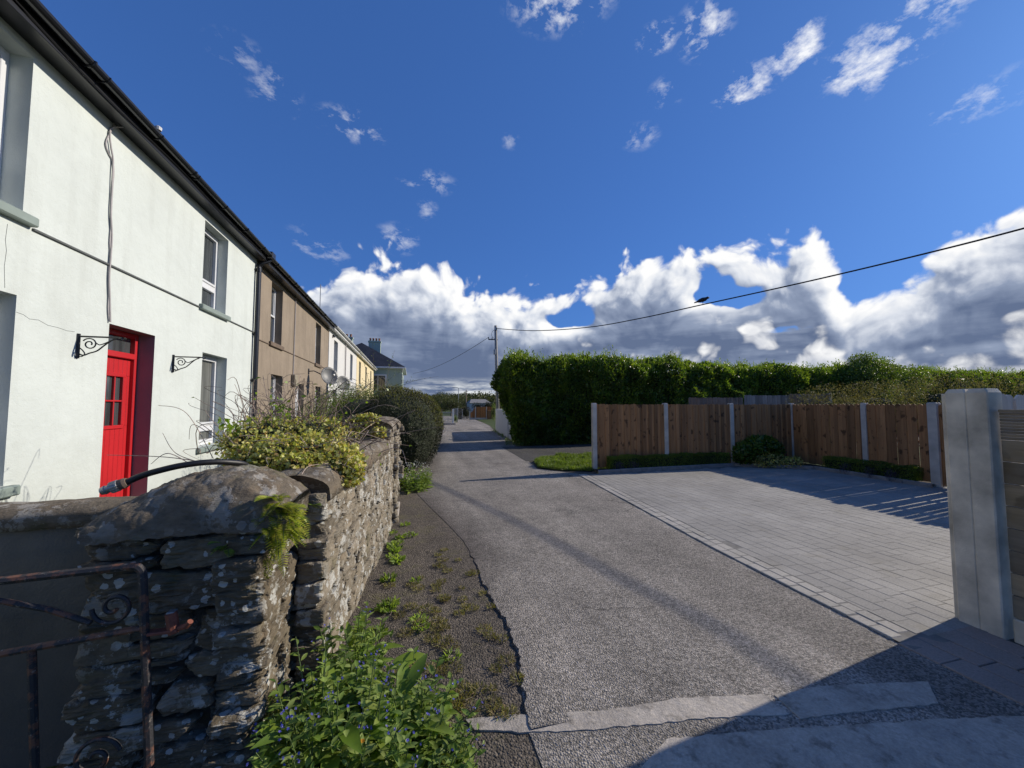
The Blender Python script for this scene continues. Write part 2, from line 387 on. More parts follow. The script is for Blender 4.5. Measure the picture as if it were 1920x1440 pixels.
# ---- foliage
def unit(a): return a / (np.linalg.norm(a, axis=-1, keepdims=True) + 1e-9)
def leaf_quads(C, Dr, Nn, Ln, Wd, fold=0.25, droop=0.0):
    """one 4-corner folded leaf per point"""
    Dr = unit(Dr); side = unit(np.cross(Dr, Nn)); nn = np.cross(side, Dr)
    Ln = np.asarray(Ln).reshape(-1, 1) * np.ones((len(C), 1)); Wd = np.asarray(Wd).reshape(-1, 1) * np.ones((len(C), 1))
    b = C; t = C + Dr * Ln - nn * droop * Ln; m = C + Dr * Ln * 0.45
    l = m + side * Wd * 0.5 + nn * Wd * fold; r = m - side * Wd * 0.5 + nn * Wd * fold
    V = np.stack([b, r, t, l], 1).reshape(-1, 3); F = np.arange(len(C) * 4).reshape(-1, 4)
    return V, F
def leaf_fancy(C, Dr, Nn, Ln, Wd, fold=0.18, curl=0.25):
    """pointed oval leaf: 8 outline points about a midrib, bending down to the tip (6 quads)"""
    Dr = unit(Dr); side = unit(np.cross(Dr, Nn)); nn = np.cross(side, Dr)
    Ln = np.asarray(Ln).reshape(-1, 1) * np.ones((len(C), 1)); Wd = np.asarray(Wd).reshape(-1, 1) * np.ones((len(C), 1))
    ts = [0.0, 0.28, 0.6, 0.86, 1.0]; ws = [0.06, 0.82, 0.9, 0.42, 0.02]; rows = []
    for t, q in zip(ts, ws):
        mid = C + Dr * Ln * t - nn * curl * Ln * t * t
        rows.append(np.stack([mid - side * Wd * q / 2 + nn * Wd * q * fold, mid, mid + side * Wd * q / 2 + nn * Wd * q * fold], 1))
    V = np.stack(rows, 1).reshape(-1, 3); k = len(C); F = []
    base = (np.arange(k) * 15)[:, None]
    for i in range(4):
        for j in range(2):
            a = i * 3 + j; F.append(base + np.array([[a, a + 1, a + 4, a + 3]]))
    return V, np.stack(F, 1).reshape(-1, 4)
def rdir(n): return unit(rng.normal(size=(n, 3)))
def cloud_leaves(C, Nout, length, width, up=0.3, spread=0.8, fancy=False, **kw):
    n = len(C); d = unit(Nout * 0.5 + np.array([0, 0, up]) + rdir(n) * spread); nn = unit(Nout + rdir(n) * 0.9 + np.array([0, 0, .4]))
    L = length * rng.uniform(0.6, 1.3, n); W = width * rng.uniform(0.7, 1.2, n)
    return (leaf_fancy if fancy else leaf_quads)(C, d, nn, L, W, **kw)
def join_vf(parts):
    V = []; F = []; n = 0
    for v, f in parts: V.append(v); F.append(f + n); n += len(v)
    return np.concatenate(V), np.concatenate(F)
def blob_points(n, c, r, noise=0.25, sc=1.2, seed=0, shell=0.35, flat=None):
    """points through the outer shell of a lumpy ellipsoid -> (points, outward normals)"""
    d = rdir(n); r = np.array(r); k = 1 + noise * vnoise(d * sc + np.array(c), 1.7, seed, 3)
    s = 1 - shell * rng.random(n) ** 1.6
    P = np.array(c) + d * r * (k * s)[:, None]; N = unit(d / r)
    if flat is not None: m = P[:, 2] > flat; P, N = P[m], N[m]
    return P, N
def blob_mesh(mb, c, r, noise=0.25, sc=1.2, seed=0, k=0.72, nu=24, nv=14):
    V = []; F = []
    for j in range(nv + 1):
        th = math.pi * j / nv
        for i in range(nu):
            a = 2 * math.pi * i / nu; V.append((math.sin(th) * math.cos(a), math.sin(th) * math.sin(a), math.cos(th)))
    V = np.array(V); q = 1 + noise * vnoise(V * sc + np.array(c), 1.7, seed, 3)
    for j in range(nv):
        for i in range(nu): F.append((j * nu + i, j * nu + (i + 1) % nu, (j + 1) * nu + (i + 1) % nu, (j + 1) * nu + i))
    mb.add(np.array(c) + V * np.array(r) * (q * k)[:, None], F)

# ------------------------------------------------------------------ materials of the setting
def asphalt(name, c0, c1, chip=75.0, bstr=0.9, moss=0.0, bd=0.012, blend=None):
    m, T, b = new_mat(name); p = pos(T)
    c0, c1 = dim(c0), dim(c1)
    pw = T.vm('ADD', p, T.scale(T.vm('SUBTRACT', T.noise(p, 40, 2, out=1), (.5, .5, .5)), 0.01))
    vd = T.n('ShaderNodeTexVoronoi', {'Vector': pw, 'Scale': chip}, None)
    cell = sep(T, vd.outputs['Color'])[0]
    big = T.noise(p, 0.9, 5, 0.6); mid = T.noise(p, 6, 4)
    col = T.mix(T.mr(cell, 0.1, 0.95), c0, c1)
    f = T.m('MULTIPLY', T.mr(big, 0.3, 0.7, 0.80, 1.2), T.mr(mid, 0.3, 0.7, 0.88, 1.12))
    col = T.mix(1.0, col, comb(T, f, f, f), 'MULTIPLY')
    if blend:                                   # gritty dark margin feathering into the newer surface
        px_, py_, _z = sep(T, p); fc = T.n('ShaderNodeFloatCurve', {'Value': T.mr(py_, 0, 16)}, None); cu = fc.mapping.curves[0]
        pts = [(0, .6), (2, .6), (2.9, .72), (4.1, .70), (4.8, .64), (5.6, .5), (6.6, .3), (7.6, .12), (8.6, .02), (10, .16), (11.4, .4), (16, 1.15)]
        cu.points[0].location = (0, pts[0][1] / 2); cu.points[1].location = (1, pts[-1][1] / 2)
        for a_, b_ in pts[1:-1]: cu.points.new(a_ / 16, b_ / 2)
        fc.mapping.update()
        dx_ = T.m('SUBTRACT', px_, T.m('MULTIPLY', fc.outputs[0], 2.0)); dx_ = T.m('ADD', dx_, T.m('MULTIPLY', T.m('SUBTRACT', T.noise(p, 3.5, 5, .65), .5), .5))
        wdt = T.mr(py_, 2.8, 5.0, .03, .55); mk = T.m('SUBTRACT', 1.0, T.m('DIVIDE', dx_, wdt, clamp=True), clamp=True)
        mk = T.m('MULTIPLY', mk, T.mr(py_, 3.0, 4.4)); col = T.mix(mk, col, T.mix(1.0, T.mix(T.mr(cell, 0.1, 0.95), dim(blend[0]), dim(blend[1])), comb(T, f, f, f), 'MULTIPLY'))
    # worn wheel tracks, damp patches
    px2, py2, _z2 = sep(T, p); tr = T.noise(T.n('ShaderNodeMapping', {'Vector': p, 'Rotation': (0, 0, math.radians(-8)), 'Scale': (1.6, .16, 1)}), 1.0, 4, .6)
    tf = T.mr(tr, .34, .66, .78, 1.15); col = T.mix(1.0, col, comb(T, tf, tf, tf), 'MULTIPLY')
    ds_ = T.mr(T.noise(p, .55, 6, .7), .56, .66); col = T.mix(T.m('MULTIPLY', ds_, .28), col, dim((.10, .092, .085)))
    vc = T.n('ShaderNodeTexVoronoi', {'Vector': T.vm('ADD', p, T.scale(T.vm('SUBTRACT', T.noise(p, 2.5, 5, out=1), (.5, .5, .5)), .6)), 'Scale': .55}, 0, feature='DISTANCE_TO_EDGE')
    ck = T.m('MULTIPLY', T.mr(vc, .004, .010, 1, 0), T.mr(T.noise(p, .4, 2), .50, .58)); col = T.mix(T.m('MULTIPLY', ck, .55), col, (.035, .033, .03))
    if moss:
        mk = T.m('MULTIPLY', T.mr(T.noise(p, 2.6, 5, 0.65), 0.52, 0.68), T.mr(T.noise(p, 30, 3), 0.4, 0.6))
        col = T.mix(T.m('MULTIPLY', mk, moss), col, (0.15, 0.14, 0.045))
    lk(T, col, b.inputs['Base Color']); b.inputs['Roughness'].default_value = 0.88; b.inputs['Specular IOR Level'].default_value = 0.3
    h = T.m('SUBTRACT', 1.0, T.m('MULTIPLY', vd.outputs['Distance'], 1.0))
    h = T.m('MULTIPLY_ADD', cell, 0.45, h); h = T.m('MULTIPLY_ADD', T.noise(p, 14, 4), 0.8, h)
    bump(T, b, h, bstr, bd)
asphalt('road_chips', (0.165, 0.150, 0.128), (0.49, 0.44, 0.378), 95, 0.7, 0.0, blend=((0.075, 0.064, 0.055), (0.20, 0.172, 0.146)))
asphalt('verge_chips', (0.082, 0.068, 0.052), (0.22, 0.184, 0.142), 80, 0.75, 0.6)
asphalt('lane_dirt', (0.055, 0.052, 0.048), (0.12, 0.112, 0.10), 40, 0.7, 0.35)
def ground_mat(name, c0, c1, sc=3.0):
    m, T, b = new_mat(name); p = pos(T)
    c = T.mix(T.noise(p, sc, 6, 0.65), c0, c1); lk(T, c, b.inputs['Base Color']); b.inputs['Roughness'].default_value = 0.95
    b.inputs['Specular IOR Level'].default_value = 0.15
    bump(T, b, T.noise(p, 25, 5), 0.7, 0.03)
ground_mat('field', (0.035, 0.06, 0.018), (0.09, 0.11, 0.04))
ground_mat('soil', (0.028, 0.02, 0.014), (0.07, 0.052, 0.038), 8)
def patch_mat():
    m, T, b = new_mat('concrete_patch'); p = pos(T)
    f = T.m('MULTIPLY', T.mr(T.noise(p, 3, 6, .65), .3, .7, .75, 1.22), T.mr(T.noise(p, 60, 5, .7), .25, .75, .72, 1.25)); c = T.mix(1.0, (0.43, 0.385, 0.325), comb(T, f, f, f), 'MULTIPLY')
    d = T.m('MULTIPLY', T.mr(T.noise(p, 7, 6, .7), .54, .66), .7); c = T.mix(d, c, (0.14, 0.125, 0.10)); lk(T, c, b.inputs['Base Color']); b.inputs['Roughness'].default_value = .92; b.inputs['Specular IOR Level'].default_value = .2
    bump(T, b, T.m('MULTIPLY_ADD', T.noise(p, 90, 5, .7), .5, T.noise(p, 14, 5, .6)), .8, .012)
patch_mat()
simple('kerb_stone', (0.30, 0.29, 0.27), 0.9, 0.2, 6, 90, 0.4, 0.005, spec=0.2)
def paver(name, c0, c1, c2):
    m, T, b = new_mat(name); p = pos(T); r = rpi(T); c0, c1, c2 = dim(c0), dim(c1), dim(c2)
    ramp = T.n('ShaderNodeValToRGB', {0: r}, None); e = ramp.color_ramp.elements
    e[0].color = tuple(c0) + (1,); e[1].color = tuple(c2) + (1,); k = e.new(0.5); k.color = tuple(c1) + (1,)
    f = T.m('MULTIPLY', T.mr(T.noise(p, 1.1, 4), 0.3, 0.7, 0.82, 1.18), T.mr(T.noise(p, 70, 4, 0.7), 0.25, 0.75, 0.72, 1.28))
    c = T.mix(1.0, ramp.outputs[0], comb(T, f, f, f), 'MULTIPLY')
    st = T.mr(T.noise(p, 3.2, 5, 0.6), 0.56, 0.72); c = T.mix(T.m('MULTIPLY', st, 0.35), c, (0.16, 0.14, 0.09))
    lk(T, c, b.inputs['Base Color']); b.inputs['Roughness'].default_value = 0.85; b.inputs['Specular IOR Level'].default_value = 0.3
    bump(T, b, T.noise(p, 150, 3), 0.35, 0.003)
paver('paver_grey', (0.335, 0.318, 0.285), (0.352, 0.334, 0.298), (0.37, 0.35, 0.312))
paver('paver_light', (0.41, 0.385, 0.335), (0.445, 0.415, 0.36), (0.47, 0.435, 0.38))
paver('paver_pink', (0.36, 0.285, 0.24), (0.34, 0.28, 0.24), (0.33, 0.275, 0.235))
simple('joint_sand', (0.20, 0.19, 0.17), 0.95, 0.3, 10, 80, 0.5, 0.004)
def render_mat(name, col, stain, samt=0.35, bs=0.25, lum=0.06):
    col, stain = dim(col), dim(stain)
    m, T, b = new_mat(name); p = pos(T)
    f = T.mr(T.noise(p, 1.3, 6, 0.6), 0.3, 0.7, 1 - lum, 1 + lum)
    c = T.mix(1.0, col, comb(T, f, f, f), 'MULTIPLY')
    ps = T.n('ShaderNodeMapping', {'Vector': p, 'Scale': (1, 2.2, 0.28)})
    st = T.mr(T.noise(ps, 1.6, 6, 0.65), 0.50, 0.78)
    c = T.mix(T.m('MULTIPLY', st, samt), c, stain)
    zz = sep(T, p)[2]; ba = T.m('MULTIPLY', T.mr(T.m('ADD', zz, T.m('MULTIPLY', T.noise(p, 3, 5, .65), 1.2)), 1.0, 1.9, 1, 0), samt); c = T.mix(ba, c, stain)
    sp = T.mr(T.noise(p, 9, 5, 0.7), 0.66, 0.76); c = T.mix(T.m('MULTIPLY', sp, samt * 0.8), c, stain)
    lk(T, c, b.inputs['Base Color']); b.inputs['Roughness'].default_value = 0.85; b.inputs['Specular IOR Level'].default_value = 0.25
    h = T.m('MULTIPLY_ADD', T.noise(p, 5, 4), 1.5, T.m('MULTIPLY', T.noise(p, 90, 4, 0.6), 0.35)); bump(T, b, h, bs, 0.02)
render_mat('white_render', (0.69, 0.745, 0.71), (0.50, 0.53, 0.49), 0.42, 0.5, 0.05)
render_mat('brown_render', (0.32, 0.262, 0.198), (0.20, 0.163, 0.122), 0.7, 0.5, 0.13)
render_mat('cool_white_render', (0.72, 0.72, 0.70), (0.5, 0.5, 0.48), 0.3, 0.2, 0.04)
render_mat('cream_render', (0.80, 0.68, 0.43), (0.6, 0.5, 0.32), 0.3, 0.2, 0.04)
render_mat('green_render', (0.40, 0.50, 0.44), (0.30, 0.38, 0.33), 0.3, 0.2, 0.05)
render_mat('grey_render', (0.20, 0.18, 0.148), (0.10, 0.09, 0.075), 0.7, 0.6, 0.16)
simple('black_paint', (0.014, 0.015, 0.018), 0.35, 0.1, 3, 40, 0.1, 0.002)
simple('black_gutter', (0.012, 0.013, 0.017), 0.28, 0.1, 3, 40, 0.05, 0.002)
simple('dark_bead', (0.10, 0.11, 0.11), 0.7)
simple('upvc', (0.80, 0.82, 0.84), 0.3, 0.03, 2, 10, 0.0)
simple('sill_paint', (0.26, 0.32, 0.29), 0.6, 0.12, 5, 60, 0.2)
simple('brown_sill', (0.17, 0.125, 0.09), 0.9, 0.2, 5, 60, 0.4)
simple('red_paint', (0.56, 0.018, 0.024), 0.42, 0.12, 2, 30, 0.05, 0.002)
simple('plum_paint', (0.30, 0.20, 0.215), 0.7, 0.08, 3, 60, 0.15)
simple('cable_grey', (0.42, 0.39, 0.39), 0.6)
simple('black_cable', (0.010, 0.010, 0.011), 0.5)
simple('white_pvc', (0.75, 0.76, 0.75), 0.35, 0.05)
simple('chimney_clay', (0.30, 0.13, 0.07), 0.8)
simple('brass', (0.6, 0.42, 0.16), 0.3, 0.05, metal=1.0)
simple('lantern_grey', (0.32, 0.28, 0.20), 0.6)
simple('dish_grey', (0.20, 0.205, 0.20), 0.5, 0.1)
simple('galvanised', (0.42, 0.43, 0.43), 0.45, 0.12, 6, 60, 0.1, 0.002, metal=0.7)
def glass_mat(name, col, rough=0.03):
    m, T, b = new_mat(name); p = pos(T)
    ps = T.n('ShaderNodeMapping', {'Vector': p, 'Scale': (1, 5, 0.4)})
    c = T.mix(T.mr(T.noise(ps, 2.2, 3), 0.35, 0.65), col, tuple(k * 2.2 for k in col)); lk(T, c, b.inputs['Base Color'])
    b.inputs['Roughness'].default_value = rough; b.inputs['Specular IOR Level'].default_value = 0.9
    bump(T, b, T.noise(p, 1.5, 2), 0.03, 0.01)
glass_mat('window_glass', (0.030, 0.034, 0.036))
glass_mat('window_glass_reflect', (0.07, 0.072, 0.065), 0.05)  # paler base colour stands in for a grey reflection in the pane
def slate_mat():
    m, T, b = new_mat('slate'); p = pos(T)
    br = T.n('ShaderNodeTexBrick', {'Vector': T.n('ShaderNodeMapping', {'Vector': p, 'Rotation': (math.radians(90), 0, math.radians(0))}), 'Color1': (0.02, 0.021, 0.026, 1), 'Color2': (0.035, 0.036, 0.042, 1), 'Mortar': (0.008, 0.008, 0.01, 1),
            'Scale': 1.0, 'Mortar Size': 0.012, 'Brick Width': 0.3, 'Row Height': 0.2}, None)
    lk(T, br.outputs[0], b.inputs['Base Color']); b.inputs['Roughness'].default_value = 0.6
slate_mat()

# ------------------------------------------------------------------ ground, road, lane, driveway
def gpoly(pxs): return [tuple(gp(*p)[:2]) for p in pxs]
g = MB()
ys = [-60, -5, 20, 60, 120, 400, 1500]; xs = [-900, -200, -40, -3, 0, 12, 40, 200, 900]
V = [(x, y, -0.05 - (0.0)) for y in ys for x in xs]; nx = len(xs)
F = [(j * nx + i, j * nx + i + 1, (j + 1) * nx + i + 1, (j + 1) * nx + i) for j in range(len(ys) - 1) for i in range(nx - 1)]
g.add(V, F); struct(g.build('ground', 'field', origin=(0, 0, 0)))
def ragged(p, amp, step, seed):
    r = random.Random(seed); out = []
    for (a, b) in zip(p[:-1], p[1:]):
        a = np.array(a); b = np.array(b); k = max(1, int(np.linalg.norm(b - a) / step)); t = np.array([-(b - a)[1], (b - a)[0]]); t = t / (np.linalg.norm(t) + 1e-9)
        for i in range(k): out.append(tuple(a + (b - a) * i / k + t * r.uniform(-amp, amp)))
    out.append(tuple(p[-1])); return out
left = [(-0.75, -3), (-0.75, 7.0), (-0.75, 8.5), (0.2, 11.2), (1.0, 16), (2.6, 32), (3.4, 44), (3.4, 60)]
right = [(12, 60), (8.2, 46), (7.3, 44), (6.3, 31), (5.25, 24), (4.7, 18.2), (4.2, 15.2), (3.6, 11.4), (3.3, 9.6), (4.4, 9.0), (4.4, 1.0), (4.4, -3)]
struct(MB().sheet(left + right, 0.0).build('verge', 'verge_chips', origin=(0, 0, 0)))
edge = [(0.45, -3), (0.62, 1.0), (0.60, 1.95), (0.64, 2.2), (0.71, 2.5), (0.72, 2.9), (0.69, 3.3), (0.66, 3.7), (0.70, 4.1), (0.64, 4.8), (0.50, 5.6), (0.3, 6.6), (0.12, 7.6), (0.02, 8.6), (0.16, 10), (0.4, 11.4), (1.15, 16), (2.7, 32), (3.5, 44), (3.5, 60)]
eg = ragged(edge[:14], 0.014, 0.045, 3) + edge[14:]
right2 = [(12, 60), (8.1, 46), (7.2, 44), (6.2, 31), (5.15, 24), (4.6, 18.2), (4.1, 15.2), (3.7, 12.6), (3.45, 11.4), (3.2, 9.6), (3.9, 8.7), (3.88, 8.3), (3.44, 3.8), (3.33, 2.0), (3.3, 1.0), (3.3, 0.4), (4.4, 0.3), (4.4, -3)]
road = MB(); poly = edge + right2
road.sheet(poly, 0.004)
eb = [p_ for p_ in ragged([(0.6, 1.95), (0.64, 2.2), (0.71, 2.5), (0.72, 2.9), (0.69, 3.3), (0.66, 3.7), (0.69, 4.0), (0.66, 4.4)], 0.016, 0.04, 3)]; lipV = []
for (x_, y_) in eb:                              # the raised, broken edge of the newer surface
    hh = 0.011 * min(1, max(.12, (4.5 - y_) / 1.2)); lipV += [(x_, y_, -.01), (x_ + .006, y_, .004 + hh), (x_ + .09, y_, .0045 + hh * .8), (x_ + .34, y_, .0042)]
road.add(lipV, [(i * 4 + j, i * 4 + j + 1, i * 4 + j + 5, i * 4 + j + 4) for i in range(len(eb) - 1) for j in range(3)]); struct(road.build('road', 'road_chips', origin=(0, 0, 0)))
struct(MB().sheet([(3.3, 10.9), (3.5, 15.0), (30, 15.2), (30, 11.2), (5, 11.4)], -0.012 + 0.02).build('side_lane', 'lane_dirt', origin=(0, 0, 0)))
# concrete repair across the road + slab below it
def strip(top, bot, seed, name, z=0.022, mat='concrete_patch'):
    a = ragged([tuple(gp(*p)[:2]) for p in top], 0.005, 0.035, seed); b = ragged([tuple(gp(*p)[:2]) for p in bot], 0.006, 0.035, seed + 1)
    m = MB(); m.prism(a + b[::-1], 0.0, z); return struct(m.build(name, mat, origin=(0, 0, 0)))
strip([(872, 1350), (940, 1344), (1030, 1342), (1150, 1333), (1270, 1312), (1370, 1308), (1430, 1303)], [(890, 1372), (1000, 1376), (1100, 1371), (1200, 1362), (1330, 1349), (1480, 1342)], 4, 'concrete_drain_cover', 0.0085)
strip([(1452, 1306), (1530, 1290), (1640, 1284), (1740, 1281)], [(1500, 1350), (1590, 1338), (1690, 1330), (1760, 1322)], 6, 'concrete_drain_cover', 0.0095)
strip([(1250, 1388), (1450, 1370), (1600, 1362), (1750, 1352), (1960, 1343)], [(1150, 1500), (1400, 1500), (1600, 1500), (1800, 1500), (2000, 1500)], 8, 'concrete_apron', 0.0085)
# driveway: individual blocks (a surface of its own, one mesh)
struct(MB().sheet([(3.29, 1.9), (3.395, 3.8), (3.86, 8.47), (8.5, 8.62), (10.35, 7.6), (10.5, 1.9)], 0.0145).build('driveway_bed', 'joint_sand', origin=(0, 0, 0)))
def edge_x(y): return 3.285 + (y - 1.875) * 0.055 if y < 3.8 else 3.391 + (y - 3.8) * 0.0995
def far_y(x): return 8.44 + (x - 4.36) * 0.03 if x < 8.5 else 8.56 - (x - 8.5) * 0.57
pv = MB(); r = random.Random(5); xr = 3.3; row = 0
def put_block(m, x0, x1, y0, y1, z=0.016, bev=0.0022):
    dz = r.uniform(-.0008, .0014); t1, t2 = r.uniform(-.002, .002), r.uniform(-.002, .002)
    M = Matrix.Translation(((x0 + x1) / 2, (y0 + y1) / 2, dz)) @ Matrix.Rotation(t1 * 3, 4, 'X') @ Matrix.Rotation(t2 * 3, 4, 'Y')
    m.box((-(x1 - x0) / 2, -(y1 - y0) / 2, 0.0), ((x1 - x0) / 2, (y1 - y0) / 2, z), bev, M)
def clip_block(m, x0, x1, y0, y1):
    P = [(x0, y0), (x1, y0), (x1, y1), (x0, y1)]; e = lambda q: q[0] - edge_x(q[1]) - .232
    if all(e(q) >= 0 for q in P): return put_block(m, x0, x1, y0, y1)
    out = []
    for a, b in zip(P, P[1:] + P[:1]):
        ea, eb = e(a), e(b)
        if ea >= 0: out.append(a)
        if (ea >= 0) != (eb >= 0): t = ea / (ea - eb); out.append((a[0] + (b[0] - a[0]) * t, a[1] + (b[1] - a[1]) * t))
    if len(out) > 2: m.prism(out, 0.0, .016 + r.uniform(-.002, .002))
while xr < 10.3:
    w = (0.12, 0.16, 0.14, 0.16)[row % 4]; y = 2.02 - r.uniform(0, .3)
    while y < 8.7:
        l = r.choice((0.12, 0.16, 0.24, 0.2, 0.24)); y1 = y + l; xm = xr + w / 2
        if y1 > 2.05 and y1 < far_y(xm) - 0.02 and xr + w > edge_x(y) + 0.25: clip_block(pv, xr + .002, xr + w - .002, max(y, 1.98) + .002, y1 - .002)
        y = y1
    xr += w; row += 1
struct(pv.build('driveway_paving', 'paver_grey', origin=(0, 0, 0)))
bd = MB(); y = 2.02; 
while y < 8.42:
    dx = math.atan(0.055 if y < 3.7 else 0.0995)
    l = r.uniform(.12, .2)
    for k in range(2):
        c = Vector((edge_x(y) + 0.055 + k * 0.115, y + l / 2 + k * .03, 0)); M = Matrix.Translation(c) @ Matrix.Rotation(-dx, 4, 'Z')
        bd.box((-.053, -l / 2 + .003, 0), (.053, l / 2 - .003, 0.018 + r.uniform(-.003, .003)), .006, M)
    y += l
struct(bd.build('driveway_border', 'paver_light', origin=(0, 0, 0)))
pk = MB(); xr = 3.27
for w in (0.20, 0.18, 0.21, 0.19):
    y = 2.0 + r.uniform(-.02, 0.0)
    while y > 0.2:
        l = r.uniform(.22, .40); y0 = y - l
        put_block(pk, xr + .005, xr + w - .005, y0 + .003, y - .003, 0.015, .004)
        y = y0
    xr += w
struct(pk.build('pink_paving', 'paver_pink', origin=(0, 0, 0)))
kb = MB(); kp = [(4.36, 8.47), (8.45, 8.60), (10.02, 7.62), (10.02, 5.35)]
for (a, b) in zip(kp[:-1], kp[1:]):
    a = np.array(a); b = np.array(b); L = np.linalg.norm(b - a); d = (b - a) / L; s = 0.0
    while s < L - .02:
        l = min(0.6, L - s); M = Matrix.Translation((*(a + d * (s + l / 2)), 0)) @ Matrix.Rotation(math.atan2(d[1], d[0]), 4, 'Z')
        kb.box((-l / 2 + .004, -.025, 0), (l / 2 - .004, .03, 0.10 + r.uniform(-.004, .004)), .008, M); s += l
struct(kb.build('kerb', 'kerb_stone', origin=(0, 0, 0)))
struct(MB().sheet([(4.4, 8.52), (8.46, 8.64), (10.06, 7.65), (10.06, 5.4), (10.45, 5.4), (10.55, 8.9), (4.4, 8.9)], 0.06).build('flower_bed_soil', 'soil', origin=(0, 0, 0)))

# ------------------------------------------------------------------ houses of the terrace
AX = -3.65
def facade(mb, x0, y0, y1, z0, z1, ops, dep=0.24, inner=True):
    yc = sorted({y0, y1, *[o[0] for o in ops], *[o[1] for o in ops]}); zc = sorted({z0, z1, *[o[2] for o in ops], *[o[3] for o in ops]})
    for a, b in zip(yc[:-1], yc[1:]):
        for c, d in zip(zc[:-1], zc[1:]):
            if any(o[0] <= (a + b) / 2 <= o[1] and o[2] <= (c + d) / 2 <= o[3] for o in ops): continue
            mb.add([(x0, a, c), (x0, b, c), (x0, b, d), (x0, a, d)], [(0, 1, 2, 3)])
    for (a, b, c, d) in [o[:4] for o in ops]:
        e = x0 - dep
        mb.add([(x0, a, c), (x0, b, c), (x0, b, d), (x0, a, d), (e, a, c), (e, b, c), (e, b, d), (e, a, d)],
               [(0, 4, 5, 1), (1, 5, 6, 2), (2, 6, 7, 3), (3, 7, 4, 0)])
def shell(mb, x0, x1, y0, y1, z0, z1):          # the other walls
    mb.add([(x1, y0, z0), (x1, y1, z0), (x1, y1, z1), (x1, y0, z1)], [(0, 3, 2, 1)])
    for y, f in ((y0, (0, 1, 2, 3)), (y1, (3, 2, 1, 0))):
        mb.add([(x1, y, z0), (x0, y, z0), (x0, y, z1), (x1, y, z1)], [f])
def window(par, y0, y1, z0, z1, style='tilt', sill='sill_paint', frame='upvc', glass='window_glass', split=0.68, dep=0.2, sill_h=0.1, out=0.07, x0=None):
    X0 = AX if x0 is None else x0; x = X0 - dep; fw = 0.055; m = MB()
    m.box((x - .05, y0, z0), (x + .02, y0 + fw, z1), .004); m.box((x - .05, y1 - fw, z0), (x + .02, y1, z1), .004)
    m.box((x - .05, y0 + fw, z1 - fw), (x + .02, y1 - fw, z1), .004); m.box((x - .05, y0 + fw, z0), (x + .02, y1 - fw, z0 + fw), .004)
    zs = z1 - (z1 - z0) * split
    if style == 'tilt':
        m.box((x - .05, y0 + fw, zs - .04), (x + .02, y1 - fw, zs + .04), .004)
        a, b = y0 + fw, y1 - fw
        for zz in ((zs + .04, z1 - fw), (z0 + fw, zs - .04)):                # opening sashes stand a little proud
            t = .045
            m.box((x - .03, a, zz[0]), (x + .038, a + t, zz[1]), .006); m.box((x - .03, b - t, zz[0]), (x + .038, b, zz[1]), .006)
            m.box((x - .03, a + t, zz[1] - t), (x + .038, b - t, zz[1]), .006); m.box((x - .03, a + t, zz[0]), (x + .038, b - t, zz[0] + t), .006)
        m.box((x + .02, (a + b) / 2 - .22, z1 - .038), (x + .045, (a + b) / 2 + .22, z1 - .018), .003)   # trickle vent
    else:
        m.box((x - .05, y0 + fw, zs - .025), (x + .03, y1 - fw, zs + .025), .004)
        m.box((x - .04, y0 + fw, zs), (x - .005, y0 + fw + .03, z1 - fw), .003); m.box((x - .04, y1 - fw - .03, zs), (x - .005, y1 - fw, z1 - fw), .003)
    w = m.build('window', frame, par)
    MB().add([(x - .02, y0 + .02, z0 + .02), (x - .02, y1 - .02, z0 + .02), (x - .02, y1 - .02, z1 - .02), (x - .02, y0 + .02, z1 - .02)], [(0, 1, 2, 3)]).build('pane', glass, w)
    if sill:
        MB().box((X0 - dep - .02, y0 - .08, z0 - sill_h), (X0 + out, y1 + .09, z0 - .003), .012).build('sill', sill, w)
    return w
def half_gutter(mb, x, ya, yb, z, r=0.062, za=None):
    za = z if za is None else za; V = []; n = 8
    for (y, zz) in ((ya, z), (yb, za)):
        for i in range(n + 1):
            a = math.pi + math.pi * i / n; V.append((x + r * math.cos(a), y, zz + r * math.sin(a)))
        for i in range(n, -1, -1):
            a = math.pi + math.pi * i / n; V.append((x + (r - .006) * math.cos(a), y, zz + (r - .006) * math.sin(a)))
    k = 2 * (n + 1); mb.add(V, [(i, (i + 1) % k, k + (i + 1) % k, k + i) for i in range(k)] + [tuple(range(k))[::-1], tuple(range(k, 2 * k))])
